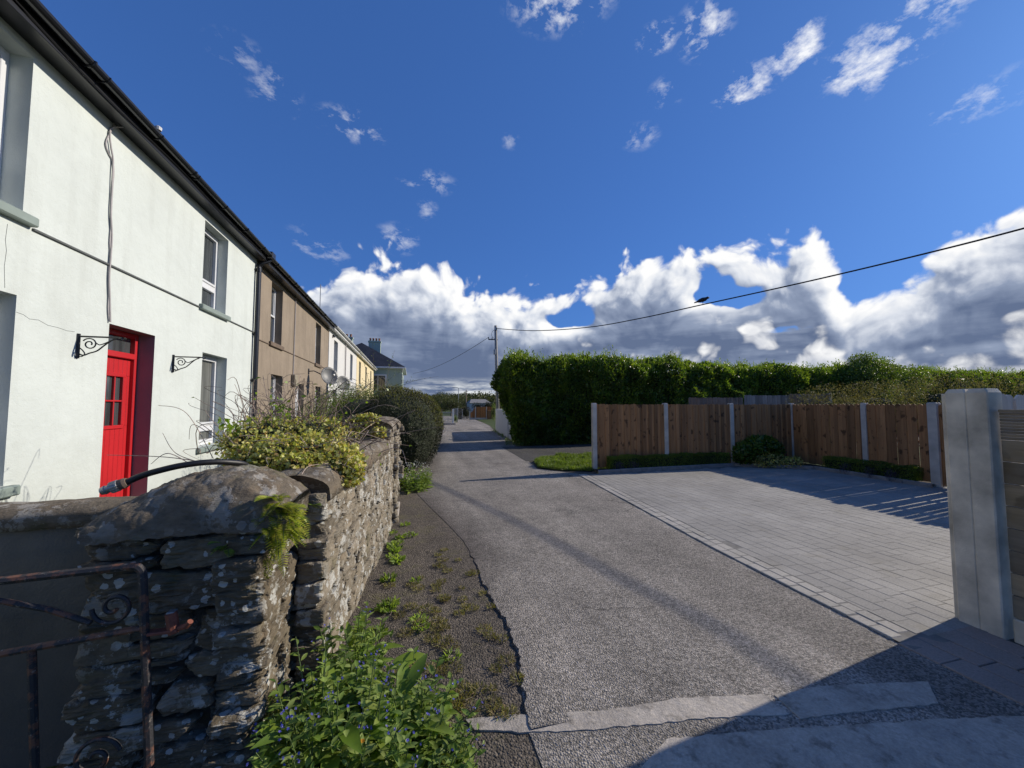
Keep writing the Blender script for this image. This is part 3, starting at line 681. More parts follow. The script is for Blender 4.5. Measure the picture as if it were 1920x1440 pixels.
def eaves(par, ya, yb, zw, gut='black_gutter', fas='black_paint', back=-10.5):
    m = MB(); m.box((AX - .02, ya, zw), (AX + .20, yb, zw + .02), 0)             # soffit
    m.box((AX + .20, ya, zw - .03), (AX + .225, yb, zw + .17), .004)               # fascia
    m.build('fascia', fas, par)
    gm = MB(); half_gutter(gm, AX + .29, ya, yb, zw + .135)
    y = ya + .3
    while y < yb:
        gm.box((AX + .226, y, zw + .06), (AX + .30, y + .025, zw + .075), .003); gm.tube([(AX + .29 + .066 * math.cos(a), y + .012, zw + .135 + .068 * math.sin(a)) for a in np.linspace(math.pi, 2 * math.pi, 9)], .008, 6); y += .95
    y = ya + 1.9
    while y < yb: gm.tube([(AX + .29 + .067 * math.cos(a), y, zw + .135 + .067 * math.sin(a)) for a in np.linspace(math.pi, 2 * math.pi, 9)], .014, 6); y += 2.0
    gm.build('gutter', gut, par)
    ridge = (AX + back) / 2 + 0.0; rz = zw + .17 + (AX + .25 - ridge) * 0.68
    q = MB(); t = .05
    for xa, za, xb, zb in ((AX + .26, zw + .17, ridge, rz), (back - .26, zw + .17, ridge, rz)):
        q.add([(xa, ya, za), (xa, yb, za), (xb, yb, zb), (xb, ya, zb), (xa, ya, za + t), (xa, yb, za + t), (xb, yb, zb + t), (xb, ya, zb + t)],
              [(0, 1, 2, 3), (7, 6, 5, 4), (0, 4, 5, 1), (1, 5, 6, 2), (3, 2, 6, 7), (0, 3, 7, 4)])
    q.build('roof', 'slate', par); return ridge, rz
def chimney(par, x, y, z, w=0.5, l=0.9, h=0.1, mat='brown_render', pots=2):
    c = MB().box((x - w / 2, y - l / 2, z - .6), (x + w / 2, y + l / 2, z + h), .01).box((x - w / 2 - .05, y - l / 2 - .05, z + h + .001), (x + w / 2 + .05, y + l / 2 + .05, z + h + .12), .015).build('chimney', mat, par)
    for i in range(pots):
        yy = y - l / 2 + l * (i + .5) / pots
        MB().tube([(x, yy, z + h + .12), (x, yy, z + h + .2), (x, yy, z + h + .26), (x, yy, z + h + .3)], [.11, .09, .08, .1], 12).build('chimney_pot', 'chimney_clay', c)

# --- white cottage
ZW = 5.17; Y0, Y1 = 1.0, 10.42
wh = thing('white_cottage', 'white rendered cottage with a red front door and black gutter', 'house', (AX, 6.3, 0.3))
ops = [(3.72, 4.70, 3.50, 5.08), (3.70, 4.70, 0.90, 2.70), (5.87, 6.76, 0.30, 2.67), (7.99, 8.91, 3.46, 5.01), (8.10, 9.06, 0.90, 2.61), (1.4, 2.3, 3.5, 5.08)]
m = MB(); facade(m, AX, Y0, Y1, 0.0, ZW, ops); shell(m, AX, -10.5, Y0, Y1, 0, ZW); m.build('wall', 'white_render', wh)
window(wh, *ops[0]); window(wh, *ops[1]); window(wh, *ops[3]); window(wh, *ops[4], split=0.8, glass='window_glass_reflect'); window(wh, *ops[5])
rd, rz = eaves(wh, Y0, Y1 + .05, ZW); chimney(wh, rd, Y0 + .5, rz, mat='white_render')
m = MB(); seg = [(Y0, 3.66), (3.66 + 1.25, 7.9), (9.02, Y1)]
for a, b in ((Y0, 3.62), (4.80, 7.90), (9.01, Y1 - .1)): m.box((AX - .01, a, 3.378), (AX + .022, b, 3.402), .004)
m.build('string_course', 'dark_bead', wh)
# door set
d0, d1, dz0, dz1 = ops[2]; X = AX - 0.22
m = MB()
m.add([(AX - .002, d1 - .003, dz0), (AX - .24, d1 - .003, dz0), (AX - .24, d1 - .003, dz1), (AX - .002, d1 - .003, dz1)], [(0, 1, 2, 3)])
m.add([(AX - .002, d0 + .003, dz0), (AX - .24, d0 + .003, dz0), (AX - .24, d0 + .003, dz1), (AX - .002, d0 + .003, dz1)], [(3, 2, 1, 0)])
m.add([(AX - .002, d0, dz1 - .003), (AX - .24, d0, dz1 - .003), (AX - .24, d1, dz1 - .003), (AX - .002, d1, dz1 - .003)], [(0, 1, 2, 3)])
m.build('door_reveal', 'plum_paint', wh)
m = MB(); fw = .07
m.box((X - .06, d0 + .004, dz0), (X + .03, d0 + fw, dz1 - .004), .006); m.box((X - .06, d1 - fw, dz0), (X + .03, d1 - .004, dz1 - .004), .006)
m.box((X - .06, d0 + fw, dz1 - fw), (X + .03, d1 - fw, dz1 - .004), .006)
zt = 2.30; m.box((X - .06, d0 + fw, zt), (X + .035, d1 - fw, zt + .08), .008)
m.build('door_frame', 'red_paint', wh)
MB().add([(X - .03, d0 + .03, zt + .04), (X - .03, d1 - .03, zt + .04), (X - .03, d1 - .03, dz1 - .03), (X - .03, d0 + .03, dz1 - .03)], [(0, 1, 2, 3)]).build('transom_pane', 'window_glass', wh)
m = MB(); a, b, zb, zc = d0 + fw + .004, d1 - fw - .004, dz0 + .02, zt - .004
gy0, gy1, gz0, gz1 = a + .13, b - .13, 1.36, 2.06
xd = X - .015
def planks(y0, y1, z0, z1):
    y = y0
    while y < y1 - .005:
        yy = min(y + .085, y1); m.box((xd - .035, y + .002, z0), (xd, yy - .002, z1), .004); y = yy
planks(a, b, zb, gz0 - .001); planks(a, gy0, gz0, gz1); planks(gy1, b, gz0, gz1); planks(a, b, gz1 + .001, zc)
m.box((xd - .03, a, zb), (xd - .008, b, gz0), 0); m.box((xd - .03, a, gz1), (xd - .008, b, zc), 0)
for (p, q) in (((gy0 - .03, gz0 - .03), (gy1 + .03, gz0 + .02)), ((gy0 - .03, gz1 - .02), (gy1 + .03, gz1 + .03)), ((gy0 - .03, gz0 + .02), (gy0 + .02, gz1 - .02)), ((gy1 - .02, gz0 + .02), (gy1 + .03, gz1 - .02))):
    m.box((xd - .04, p[0], p[1]), (xd + .018, q[0], q[1]), .006)
for k in (1, 2):
    yy = gy0 + (gy1 - gy0) * k / 3; m.box((xd - .03, yy - .011, gz0 + .02), (xd + .01, yy + .011, gz1 - .02), .004)
zz = (gz0 + gz1) / 2; m.box((xd - .03, gy0 + .02, zz - .011), (xd + .012, gy1 - .02, zz + .011), .004)
dr = m.build('door', 'red_paint', wh)
MB().add([(xd - .02, gy0, gz0), (xd - .02, gy1, gz0), (xd - .02, gy1, gz1), (xd - .02, gy0, gz1)], [(0, 1, 2, 3)]).build('pane', 'window_glass', dr)
MB().tube([(xd, a + .06, 1.18), (xd + .03, a + .06, 1.18), (xd + .045, a + .06, 1.18)], [.012, .012, .028], 10).build('handle', 'brass', dr)
MB().box((AX - .24, d0 - .05, 0.0), (AX + .5, d1 + .05, dz0 - .002), .01).build('doorstep', 'kerb_stone', wh)
# cables down the front
def wall_path(pxs, x): return [tuple(xp(a, b, x)) for a, b in pxs]
c1 = wall_path([(207, 222), (213, 234), (200, 262), (199, 275), (205, 290), (211, 302), (213, 322), (211, 350), (209, 385), (208, 420), (206, 455), (207, 480), (204, 505), (204, 545), (203, 580), (205, 603)], AX + .012)
c2 = wall_path([(231, 213), (231, 224), (222, 236), (210, 240), (206, 252), (208, 275), (212, 300), (211, 330), (210, 360), (208, 400), (210, 440), (208, 478), (205, 520), (206, 560), (207, 604)], AX + .022)
c2[0] = (AX + .23, c2[0][1], c2[0][2]); c2[1] = (AX + .2, c2[1][1], c2[1][2] - .02); c2[2] = (AX + .08, c2[2][1], c2[2][2])
def smooth_path(p, k=5):
    p = np.array(p); out = []
    for i in range(len(p) - 1):
        p0, p1, p2, p3 = p[max(i - 1, 0)], p[i], p[i + 1], p[min(i + 2, len(p) - 1)]
        for t in np.linspace(0, 1, k, endpoint=False):
            out.append(0.5 * ((2 * p1) + (-p0 + p2) * t + (2 * p0 - 5 * p1 + 4 * p2 - p3) * t * t + (-p0 + 3 * p1 - 3 * p2 + p3) * t ** 3))
    out.append(p[-1]); return out
MB().tube(smooth_path(c1), .009, 6).build('cable', 'cable_grey', wh)
MB().tube(smooth_path(c2), .010, 6).build('cable', 'cable_grey', wh)
cc = [(AX + .24, y, ZW + .02 + .03 * math.sin(y * 2.1) * (1 if y < 6 else .6)) for y in np.arange(1.2, 10.2, .25)]
MB().tube(smooth_path(cc, 3), .008, 5).build('cable', 'black_cable', wh)
# black downpipe with swan neck at the party line
yd = 10.33; m = MB()
m.tube([(AX + .07, yd, 0.1), (AX + .07, yd, 4.9)], .042, 14); m.tube(smooth_path([(AX + .07, yd, 4.9), (AX + .07, yd + .01, 5.0), (AX + .14, yd + .03, 5.08), (AX + .24, yd + .1, 5.16), (AX + .29, yd + .14, 5.25)]), .042, 14)
m.tube([(AX + .07, yd + .10, 0.1), (AX + .07, yd + .10, 5.0), (AX + .12, yd + .11, 5.1)], .028, 12)
for z in (1.0, 2.2, 3.3, 4.85): m.tube([(AX + .07, yd, z), (AX + .07, yd, z + .09)], .052, 14); m.box((AX, yd - .07, z + .03), (AX + .03, yd + .07, z + .06), .004)
m.box((AX + .21, yd - .02, ZW + .04), (AX + .37, yd + .2, ZW + .21), .02)
m.build('downpipe', 'black_gutter', wh)
MB().tube([(AX + .30, 6.05, ZW + .19), (AX + .30, 6.05, ZW + .23), (AX + .30, 6.05, ZW + .25)], [.035, .04, .015], 10).build('vent_cap', 'white_pvc', wh)
m = MB()                                        # hairline cracks
for pth in ([(30, 585), (44, 590), (55, 598), (72, 600), (90, 610), (108, 614), (125, 620), (140, 622)], [(14, 420), (10, 450), (12, 470), (8, 500), (9, 540)]):
    m.tube(wall_path(pth, AX + .0002), .0022, 4)
m.build('crack', 'dark_bead', wh)

# --- brown cottage
br = thing('brown_cottage', 'brown pebble-grey rendered cottage with tall white sash windows', 'house', (AX, 14.7, 0.3))
YB0, YB1 = 10.45, 18.95
ops = [(11.50, 12.43, 3.36, 5.0), (16.5, 17.4, 3.31, 4.94), (11.68, 12.64, 0.8, 2.5), (16.7, 17.62, 0.8, 2.41), (14.0, 15.02, 0.3, 2.38)]
m = MB(); facade(m, AX - .01, YB0, YB1, 0.0, 5.15, ops); shell(m, AX - .01, -10.5, YB0, YB1, 0, 5.15); m.build('wall', 'brown_render', br)
for o in ops[:4]: window(br, *o, style='sash', sill='brown_sill', split=.5, out=.06, sill_h=.12, x0=AX - .01)
rd, rz = eaves(br, YB0 + .06, YB1, 5.13); chimney(br, rd, YB1 - .1, rz)
m = MB()
for a, b in ((YB0 + .05, 11.4), (12.54, 16.4), (17.5, YB1)): m.box((AX - .02, a, 3.26), (AX + .014, b, 3.285), .004)
m.build('string_course', 'brown_sill', br)
m = MB(); a, b, c, d = ops[4]; X = AX - .21
m.box((X - .05, a, c), (X + .02, a + .07, d), .005); m.box((X - .05, b - .07, c), (X + .02, b, d), .005); m.box((X - .05, a + .07, d - .07), (X + .02, b - .07, d), .005)
m.box((X - .04, a + .07, c), (X, b - .07, c + .9), .004); m.box((X - .04, a + .07, c + .9), (X, a + .2, d - .07), .004); m.box((X - .04, b - .2, c + .9), (X, b - .07, d - .07), .004)
dw = m.build('door', 'upvc', br); MB().box((X - .03, a + .2, c + .9), (X - .015, b - .2, d - .07)).build('pane', 'window_glass', dw)
MB().box((AX - .01, 13.45, 2.25), (AX + .12, 13.75, 2.62), .02).build('meter_box', 'lantern_grey', br)
MB().tube([(AX + .015, 13.6, 2.62), (AX + .015, 13.62, 5.1)], .016, 6).build('conduit', 'cable_grey', br)
q_ = xp(600, 576, AX + .2); MB().tube([tuple(q_ - np.array([0, 0, .25])), tuple(q_ + np.array([0, 0, .9]))], .014, 6).build('aerial_mast', 'galvanised', br)

# --- white and cream cottages further along
def cottage(name, label, y0, y1, mat, wins, zs=5.17, gut='white_pvc', sill='upvc'):
    t = thing(name, label, 'house', (AX, (y0 + y1) / 2, 0.3))
    m = MB(); facade(m, AX, y0, y1, 0, zs, wins); shell(m, AX, -10.5, y0, y1, 0, zs); m.build('wall', mat, t)
    for w in wins: window(t, *w, style='sash', split=.5, sill=sill, out=.04)
    rd, rz = eaves(t, y0 + .01, y1, zs, gut, gut); chimney(t, rd, y1 - .3, rz, mat=mat); return t
w2 = cottage('white_cottage', 'plain white rendered cottage with white gutter beyond the brown one', 19.0, 28.25, 'cool_white_render', [(20.2, 21.2, 3.2, 4.85), (25.4, 26.4, 3.2, 4.85), (20.2, 21.2, .8, 2.4), (25.4, 26.4, .8, 2.4), (22.8, 23.8, .3, 2.4)])
MB().tube([(AX + .06, 23.3, .2), (AX + .06, 23.3, 5.15)], .03, 8).build('downpipe', 'cable_grey', w2)
MB().box((AX, 19.7, 4.9), (AX + .1, 19.9, 5.0), .01).build('wall_lamp', 'black_paint', w2)
w3 = cottage('cream_cottage', 'pale cream rendered cottage at the far end of the terrace', 28.3, 41.0, 'cream_render', [(29.6, 30.6, 3.2, 4.85), (33.6, 34.6, 3.2, 4.85), (37.6, 38.6, 3.2, 4.85), (29.6, 30.6, .8, 2.4), (33.6, 34.6, .8, 2.4), (37.6, 38.6, .8, 2.4)])
# --- detached green house with hipped slate roof
gh = thing('green_house', 'pale green detached house with hipped slate roof and chimney', 'house', (-4.5, 47, 0.2))
gx0, gx1, gy0, gy1, gz = -10.0, -0.95, 43.0, 52.0, 5.75
m = MB(); facade(m, gx1, gy0, gy1, 0, gz, [(44.2, 45.4, 3.3, 5.0), (47.2, 48.4, 3.3, 5.0), (50, 51, 3.3, 5.0), (44.2, 45.4, .8, 2.6), (50, 51, .8, 2.6)])
shell(m, gx1, gx0, gy0, gy1, 0, gz); m.build('wall', 'green_render', gh)
window(gh, 44.2, 45.4, 3.3, 5.0, 'sash', 'upvc', x0=gx1); window(gh, 47.2, 48.4, 3.3, 5.0, 'sash', 'upvc', x0=gx1); window(gh, 44.2, 45.4, .8, 2.6, 'sash', 'upvc', x0=gx1)
m = MB(); wx0, wx1, wz0, wz1 = -4.3, -2.5, 3.1, 4.95
for q in (((wx0, gy0 - .06, wz0), (wx0 + .16, gy0 + .02, wz1)), ((wx1 - .16, gy0 - .06, wz0), (wx1, gy0 + .02, wz1)), ((wx0 + .16, gy0 - .06, wz1 - .16), (wx1 - .16, gy0 + .02, wz1)), ((wx0 + .16, gy0 - .06, wz0), (wx1 - .16, gy0 + .02, wz0 + .14)), ((-3.43, gy0 - .05, wz0 + .14), (-3.37, gy0 + .02, wz1 - .16))): m.box(*q, .008)
gw = m.build('window', 'upvc', gh); MB().add([(wx0 + .1, gy0 - .02, wz0 + .1), (wx1 - .1, gy0 - .02, wz0 + .1), (wx1 - .1, gy0 - .02, wz1 - .1), (wx0 + .1, gy0 - .02, wz1 - .1)], [(0, 1, 2, 3)]).build('pane', 'window_glass', gw)
m = MB(); e = .35; xa, xb, ya, yb = gx0 - e, gx1 + e, gy0 - e, gy1 + e; xm = (xa + xb) / 2; rzz = gz + 3.0; rdg = 3.6
V = [(xa, ya, gz), (xb, ya, gz), (xb, yb, gz), (xa, yb, gz), (xm, ya + rdg, rzz), (xm, yb - rdg, rzz)]
m.add(V, [(0, 1, 4), (1, 2, 5, 4), (2, 3, 5), (3, 0, 4, 5), (3, 2, 1, 0)]); rf = m.build('roof', 'slate', gh)
MB().box((xa - .03, ya - .03, gz - .16), (xb + .03, yb + .03, gz - .004), .01).build('fascia', 'upvc', gh)
for (cx, cy, w, pots) in ((-4.1, 46.6, 1.3, 4), (-6.6, 44.6, .8, 2)):
    c = MB().box((cx - w / 2, cy - .3, gz + .8), (cx + w / 2, cy + .3, rzz + .1), .01).box((cx - w / 2 - .06, cy - .36, rzz + .101), (cx + w / 2 + .06, cy + .36, rzz + .28), .015).build('chimney', 'green_render', rf)
    for i in range(pots):
        x = cx - w / 2 + w * (i + .5) / pots; MB().tube([(x, cy, rzz + .28), (x, cy, rzz + .45), (x, cy, rzz + .62)], [.13, .1, .12], 10).build('chimney_pot', 'chimney_clay', c)
m = MB()
for i in range(9): m.box((gx1 + .001, gy0 + .001 - .06 - (0.0), .4 + i * .6), (gx1 + .08, gy0 + (.35 if i % 2 else .2), .4 + i * .6 + .42), .01)
m.build('quoins', 'cool_white_render', gh)

# ------------------------------------------------------------------ rubble walls
def stone_mat(name, cols, lichen=0.5, spots=0.5, moss=0.25, lich_col=(0.50, 0.50, 0.46)):
    m, T, b = new_mat(name); p = pos(T); r = rpi(T)
    cols = [dim(c, .9) for c in cols]; lich_col = dim(lich_col, 1.0)
    ramp = T.n('ShaderNodeValToRGB', {0: r}, None); e = ramp.color_ramp.elements
    e[0].color = tuple(cols[0]) + (1,); e[1].color = tuple(cols[-1]) + (1,)
    for i, c in enumerate(cols[1:-1]): k = e.new((i + 1) / (len(cols) - 1)); k.color = tuple(c) + (1,)
    pl = T.n('ShaderNodeMapping', {'Vector': p, 'Scale': (1, 1, 2.2)})
    n1 = T.noise(pl, 14, 7, 0.68); f = T.mr(n1, 0.28, 0.72, 0.62, 1.38)
    c = T.mix(1.0, ramp.outputs[0], comb(T, f, f, f), 'MULTIPLY')
    rust = T.mr(T.noise(pl, 5, 5, 0.6), 0.55, 0.75); c = T.mix(T.m('MULTIPLY', rust, 0.45), c, (0.20, 0.13, 0.07))
    lm = T.m('MULTIPLY', T.mr(T.noise(p, 7.5, 7, 0.72), 0.53, 0.56), T.mr(T.noise(p, 2.3, 3), 0.38, 0.6))
    c = T.mix(T.m('MULTIPLY', lm, lichen), c, lich_col)
    pw = T.vm('ADD', p, T.scale(T.vm('SUBTRACT', T.noise(p, 50, 3, out=1), (.5, .5, .5)), 0.018))
    vs = T.n('ShaderNodeTexVoronoi', {'Vector': pw, 'Scale': 21.0}, None); vr = sep(T, vs.outputs['Color'])
    rad = T.mr(vr[0], 0.35, 1.0, 0.0, 0.46)
    sp = T.m('MULTIPLY', T.m('LESS_THAN', vs.outputs['Distance'], rad), T.mr(T.noise(p, 3.1, 3), 0.40, 0.47))
    c = T.mix(T.m('MULTIPLY', sp, spots), c, tuple(k * 0.95 for k in lich_col))
    mo = T.m('MULTIPLY', T.mr(T.noise(p, 4.2, 6, 0.65), 0.58, 0.70), moss); c = T.mix(mo, c, (0.10, 0.115, 0.025))
    lk(T, c, b.inputs['Base Color']); b.inputs['Roughness'].default_value = 0.9; b.inputs['Specular IOR Level'].default_value = 0.22
    h = T.m('MULTIPLY_ADD', T.noise(pl, 38, 6, 0.7), 1.0, T.m('MULTIPLY', n1, 1.6)); h = T.m('MULTIPLY_ADD', lm, 0.12, h)
    bump(T, b, h, 0.75, 0.014)
stone_mat('rubble_stone', [(0.155, 0.132, 0.096), (0.215, 0.182, 0.132), (0.265, 0.225, 0.165), (0.18, 0.158, 0.12), (0.30, 0.255, 0.19)], 0.75, 0.8, 0.2)
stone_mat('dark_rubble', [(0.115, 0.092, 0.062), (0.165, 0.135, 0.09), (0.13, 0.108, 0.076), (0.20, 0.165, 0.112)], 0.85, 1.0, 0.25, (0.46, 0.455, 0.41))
stone_mat('mortar_cap', [(0.155, 0.128, 0.094), (0.18, 0.15, 0.11)], 0.6, 0.35, 0.3, (0.42, 0.40, 0.355))
stone_mat('core_mortar', [(0.045, 0.04, 0.032), (0.055, 0.048, 0.04)], 0.2, 0.0, 0.2)
def cap_mesh(mb, o, u, w, L, prof, seed, n=40, amp=0.012, ends=0.0, endw=0.10):
    """rounded coping: prof = [(across, height)...] swept along u, lumpy; ends drop by `ends`"""
    o, u, w = (np.array(q, float) for q in (o, u, w)); V = []; k = len(prof)
    for i in range(n + 1):
        t = i / n; s = L * t; e = min(s, L - s); sh = 1.0
        dz = -ends * max(0.0, 1 - e / endw) ** 2 if ends else 0.0
        for (a, h) in prof: V.append(o + u * s + w * a + np.array([0, 0, h + (dz if h > -0.02 else dz * .3)]))
    V = np.array(V); N = vnoise(V, 7, seed, 3)[:, None] * amp * 1.6 + vnoise(V, 30, seed + 3, 2)[:, None] * amp * 0.5
    V = V + N * (np.array([0, 0, 1.0]) + 0.4 * w)
    F = [(i * k + j, (i + 1) * k + j, (i + 1) * k + j + 1, i * k + j + 1) for i in range(n) for j in range(k - 1)]
    F += [tuple(range(k))[::-1], tuple(n * k + j for j in range(k))]; F += [tuple(q) for q in [[i * k + k - 1, (i + 1) * k + k - 1, (i + 1) * k, i * k] for i in range(n)]]
    mb.add(V, F)
def half_prof(wd, h, n=14, drop=0.05): 
    return [(-wd / 2, -drop)] + [(-wd / 2 * math.cos(math.pi * i / n), h * math.sin(math.pi * i / n) ** 0.8) for i in range(n + 1)] + [(wd / 2, -drop)]
Zv = (0, 0, 1)
# gate pier beside the camera
pier = thing('stone_pier', 'rounded rubble stone gate pier with lichen spots, hose lying on its top', 'pier', (-1.0, 2.4, 0))
m = MB(); m.box((-1.33, 2.20, -0.1), (-0.72, 2.62, 1.12)); m.build('core', 'core_mortar', pier)
m = MB()
PT = lambda x: 1.17 + 0.0 * x
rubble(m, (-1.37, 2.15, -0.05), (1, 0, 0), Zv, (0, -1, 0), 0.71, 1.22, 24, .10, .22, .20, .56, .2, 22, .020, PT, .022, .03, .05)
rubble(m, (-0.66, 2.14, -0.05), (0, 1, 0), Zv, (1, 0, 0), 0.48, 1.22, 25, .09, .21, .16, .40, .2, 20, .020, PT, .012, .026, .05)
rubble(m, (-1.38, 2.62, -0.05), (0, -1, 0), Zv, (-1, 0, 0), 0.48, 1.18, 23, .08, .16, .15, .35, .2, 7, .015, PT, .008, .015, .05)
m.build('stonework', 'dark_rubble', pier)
m = MB()                                        # big domed mortar cap, low at its left end
n, k = 110, 60; V = []
for i in range(n + 1):
    t = i / n; x = -1.38 + 0.80 * t; hgt = 1.105 + 0.215 * (math.sin(math.pi * min(1, max(0, (t * 0.93 + 0.035))) ** 1.25)) ** 0.62
    for j in range(k + 1):
        s = -1 + 2 * j / k; yy = 2.385 + 0.275 * s; f = (1 - abs(s) ** 2.6); z = 1.09 + (hgt - 1.09) * max(f, 0.0) ** 0.55
        V.append((x, yy, z if 0 < j < k else 1.05))
V = np.array(V); V[:, 2] += vnoise(V, 6, 3, 3) * .022 + vnoise(V, 24, 7, 3) * .014 + vnoise(V, 70, 9, 2) * .006; V[:, 1] += vnoise(V, 10, 31, 2) * .012; V[:, 0] += vnoise(V, 9, 41, 2) * .012
F = [(i * (k + 1) + j, (i + 1) * (k + 1) + j, (i + 1) * (k + 1) + j + 1, i * (k + 1) + j + 1) for i in range(n) for j in range(k)]
F += [tuple(range(k + 1))[::-1], tuple(n * (k + 1) + j for j in range(k + 1))]
m.add(V, F); m.build('cap', 'mortar_cap', pier, smooth=True)
# rendered cross wall to the left of the pier
rw = thing('rendered_wall', 'low grey rendered garden wall meeting the left side of the stone pier', 'wall', (-2.4, 2.5, 0))
MB().box((-3.64, 2.40, -0.1), (-1.30, 2.62, 1.10), 0).build('wall_body', 'grey_render', rw)
m = MB(); cap_mesh(m, (-3.64, 2.515, 1.105), (1, 0, 0), (0, 1, 0), 2.36, half_prof(.27, .055), 4, 60, .006); m.build('coping', 'mortar_cap', rw, smooth=True)
# garden wall along the road
W0 = np.array([-0.485, 2.64]); W1 = np.array([-0.245, 5.25]); wu = (W1 - W0) / np.linalg.norm(W1 - W0); wl = float(np.linalg.norm(W1 - W0)); wn = np.array([wu[1], -wu[0]])
u3 = (wu[0], wu[1], 0); n3 = (wn[0], wn[1], 0)
gw_ = thing('garden_wall', 'sunlit rubble stone garden wall with rounded coping beside the road', 'wall', (-0.5, 4.0, 0))
def wtop(x): return 1.10 + 0.03 * math.sin(x * 2.3)
m = MB(); a = W0 - wn * .06; b = W1 - wn * .06; c = W1 - wn * .36; d = W0 - wn * .36; a = a + wu * .04; d = d + wu * .04
m.prism([tuple(a), tuple(b), tuple(c), tuple(d)][::-1], -.1, 1.12); m.build('core', 'core_mortar', gw_)
m = MB(); rubble(m, (*W0, -.05), u3, Zv, n3, wl, 1.16, 31, .04, .13, .09, .36, .16, 12, .018, lambda x: wtop(x) + .05, .003, .014, .07)
e0 = W0 - wn * .40; rubble(m, (*e0, -.05), n3, Zv, (-wu[0], -wu[1], 0), .40, 1.16, 32, .10, .24, .2, .45, .16, 18, .018, None, .012, .012, .05)
m.build('stonework', 'rubble_stone', gw_)
m = MB(); cap_mesh(m, (*(W0 - wn * .2 + wu * -.015), 1.12), u3, (-n3[0], -n3[1], 0), wl + .02, half_prof(.43, .13), 9, 90, .016, .03, .12); m.build('coping', 'mortar_cap', gw_, smooth=True)
def small_pier(label, p0, p1, top, seed):
    """pier standing on the wall line from p0 to p1 along the road"""
    t = thing('stone_pier', label, 'pier', (p0[0] - .3, (p0[1] + p1[1]) / 2, 0))
    a = np.array(p0, float); b = np.array(p1, float); L = float(np.linalg.norm(b - a)); u = (b - a) / L; w = np.array([u[1], -u[0]]); dp_ = .62
    q = [a + u * .05 - w * .06, b - u * .05 - w * .06, b - u * .05 - w * (dp_ - .06), a + u * .05 - w * (dp_ - .06)]
    m = MB(); m.prism([tuple(x) for x in q][::-1], -.1, top - .12); m.build('core', 'core_mortar', t)
    m = MB(); U, Wn = (*u, 0), (*w, 0)
    rubble(m, (*a, -.05), U, Zv, Wn, L, top - .1, seed, .05, .13, .12, .34, .15, 8, .015, None, .005, .012, .04)
    rubble(m, (*(a - w * dp_), -.05), Wn, Zv, (-u[0], -u[1], 0), dp_, top - .1, seed + 1, .06, .15, .14, .36, .15, 8, .015, None, .007, .012, .04)
    rubble(m, (*b, -.05), (-w[0], -w[1], 0), Zv, U, dp_, top - .1, seed + 2, .06, .15, .14, .36, .15, 6, .015, None, .007, .012, .04)
    m.build('stonework', 'rubble_stone', t, smooth=True)
    m = MB(); cap_mesh(m, (*(a - w * dp_ / 2 - u * .02), top - .15), U, (-w[0], -w[1], 0), L + .04, half_prof(dp_ + .06, .15), seed, 40, .014, .03, .1); m.build('cap', 'mortar_cap', t, smooth=True)
    return t
small_pier('taller stone pier at the far end of the sunlit garden wall', (-.245, 5.27), (-.225, 5.88), 1.50, 51)
small_pier('second stone gate pier just beyond the narrow garden gap, in front of dark hedge', (-.215, 6.85), (-.20, 7.6), 1.45, 61)
MB().box((-.82, 5.9, 0.0), (-.15, 6.84, .035), .008).build('threshold_slab', 'concrete_patch', None)
struct(bpy.data.objects['threshold_slab'])

# ------------------------------------------------------------------ rusty wrought-iron gate
def rust_mat():
    m, T, b = new_mat('rusty_iron'); p = pos(T)
    k = T.mr(T.noise(p, 16, 6, 0.7), 0.50, 0.60); c = T.mix(k, (0.022, 0.022, 0.026), (0.17, 0.07, 0.04))
    k2 = T.mr(T.noise(p, 45, 4, 0.7), 0.60, 0.68); c = T.mix(T.m('MULTIPLY', k2, 0.7), c, (0.30, 0.26, 0.22))
    lk(T, c, b.inputs['Base Color']); b.inputs['Roughness'].default_value = 0.6; bump(T, b, T.noise(p, 90, 5, 0.7), 0.7, 0.004)
rust_mat(); simple('red_rust', (0.24, 0.075, 0.045), 0.75, 0.3, 30, 120, 0.6, 0.003)
gt = thing('iron_gate', 'rusty black wrought iron garden gate hung on the stone pier', 'gate', (-1.1, 2.04, 0))
gyy = 2.045; jig = lambda pts, s: [(p[0] + rng.normal() * s, p[1] + rng.normal() * s, p[2] + rng.normal() * s) for p in pts]
m = MB(); m.tube(smooth_path([(-1.035, gyy, -.05), (-1.045, gyy, .11), (-1.07, gyy, .45), (-1.095, gyy, .80), (-1.104, gyy, .915), (-1.116, gyy, .950), (-1.15, gyy, .962), (-1.3, gyy, .958), (-1.6, gyy - .02, .955), (-1.95, gyy - .05, .95)], 6), .0165, 8)
m.build('frame_bar', 'rusty_iron', gt)
m = MB(); m.tube([(-1.085, gyy, .70), (-1.3, gyy, .685), (-1.6, gyy - .02, .672), (-1.95, gyy - .05, .66)], .0145, 8); m.build('middle_rail', 'rusty_iron', gt)
m = MB(); m.tube([(-1.275, gyy, .745), (-1.42, gyy, .82), (-1.6, gyy - .02, .895), (-1.9, gyy - .05, .95)], .0115, 8); m.build('brace_bar', 'rusty_iron', gt)
for x0 in (-1.455, -1.83):
    MB().tube([(x0, gyy - .01, .675), (x0 + .02, gyy - .01, .4), (x0 + .055, gyy - .01, -.05)], .0135, 8).build('upright_bar', 'rusty_iron', gt)
def scroll(c, r0, turns, a0, sgn=1, n=40, tail=None):
    pts = []
    for i in range(n):
        t = i / (n - 1); a = a0 + sgn * turns * 2 * math.pi * t; r = r0 * (1 - .82 * t); pts.append((c[0] + r * math.cos(a), gyy, c[1] + r * math.sin(a)))
    return ([tail] if tail else []) + pts
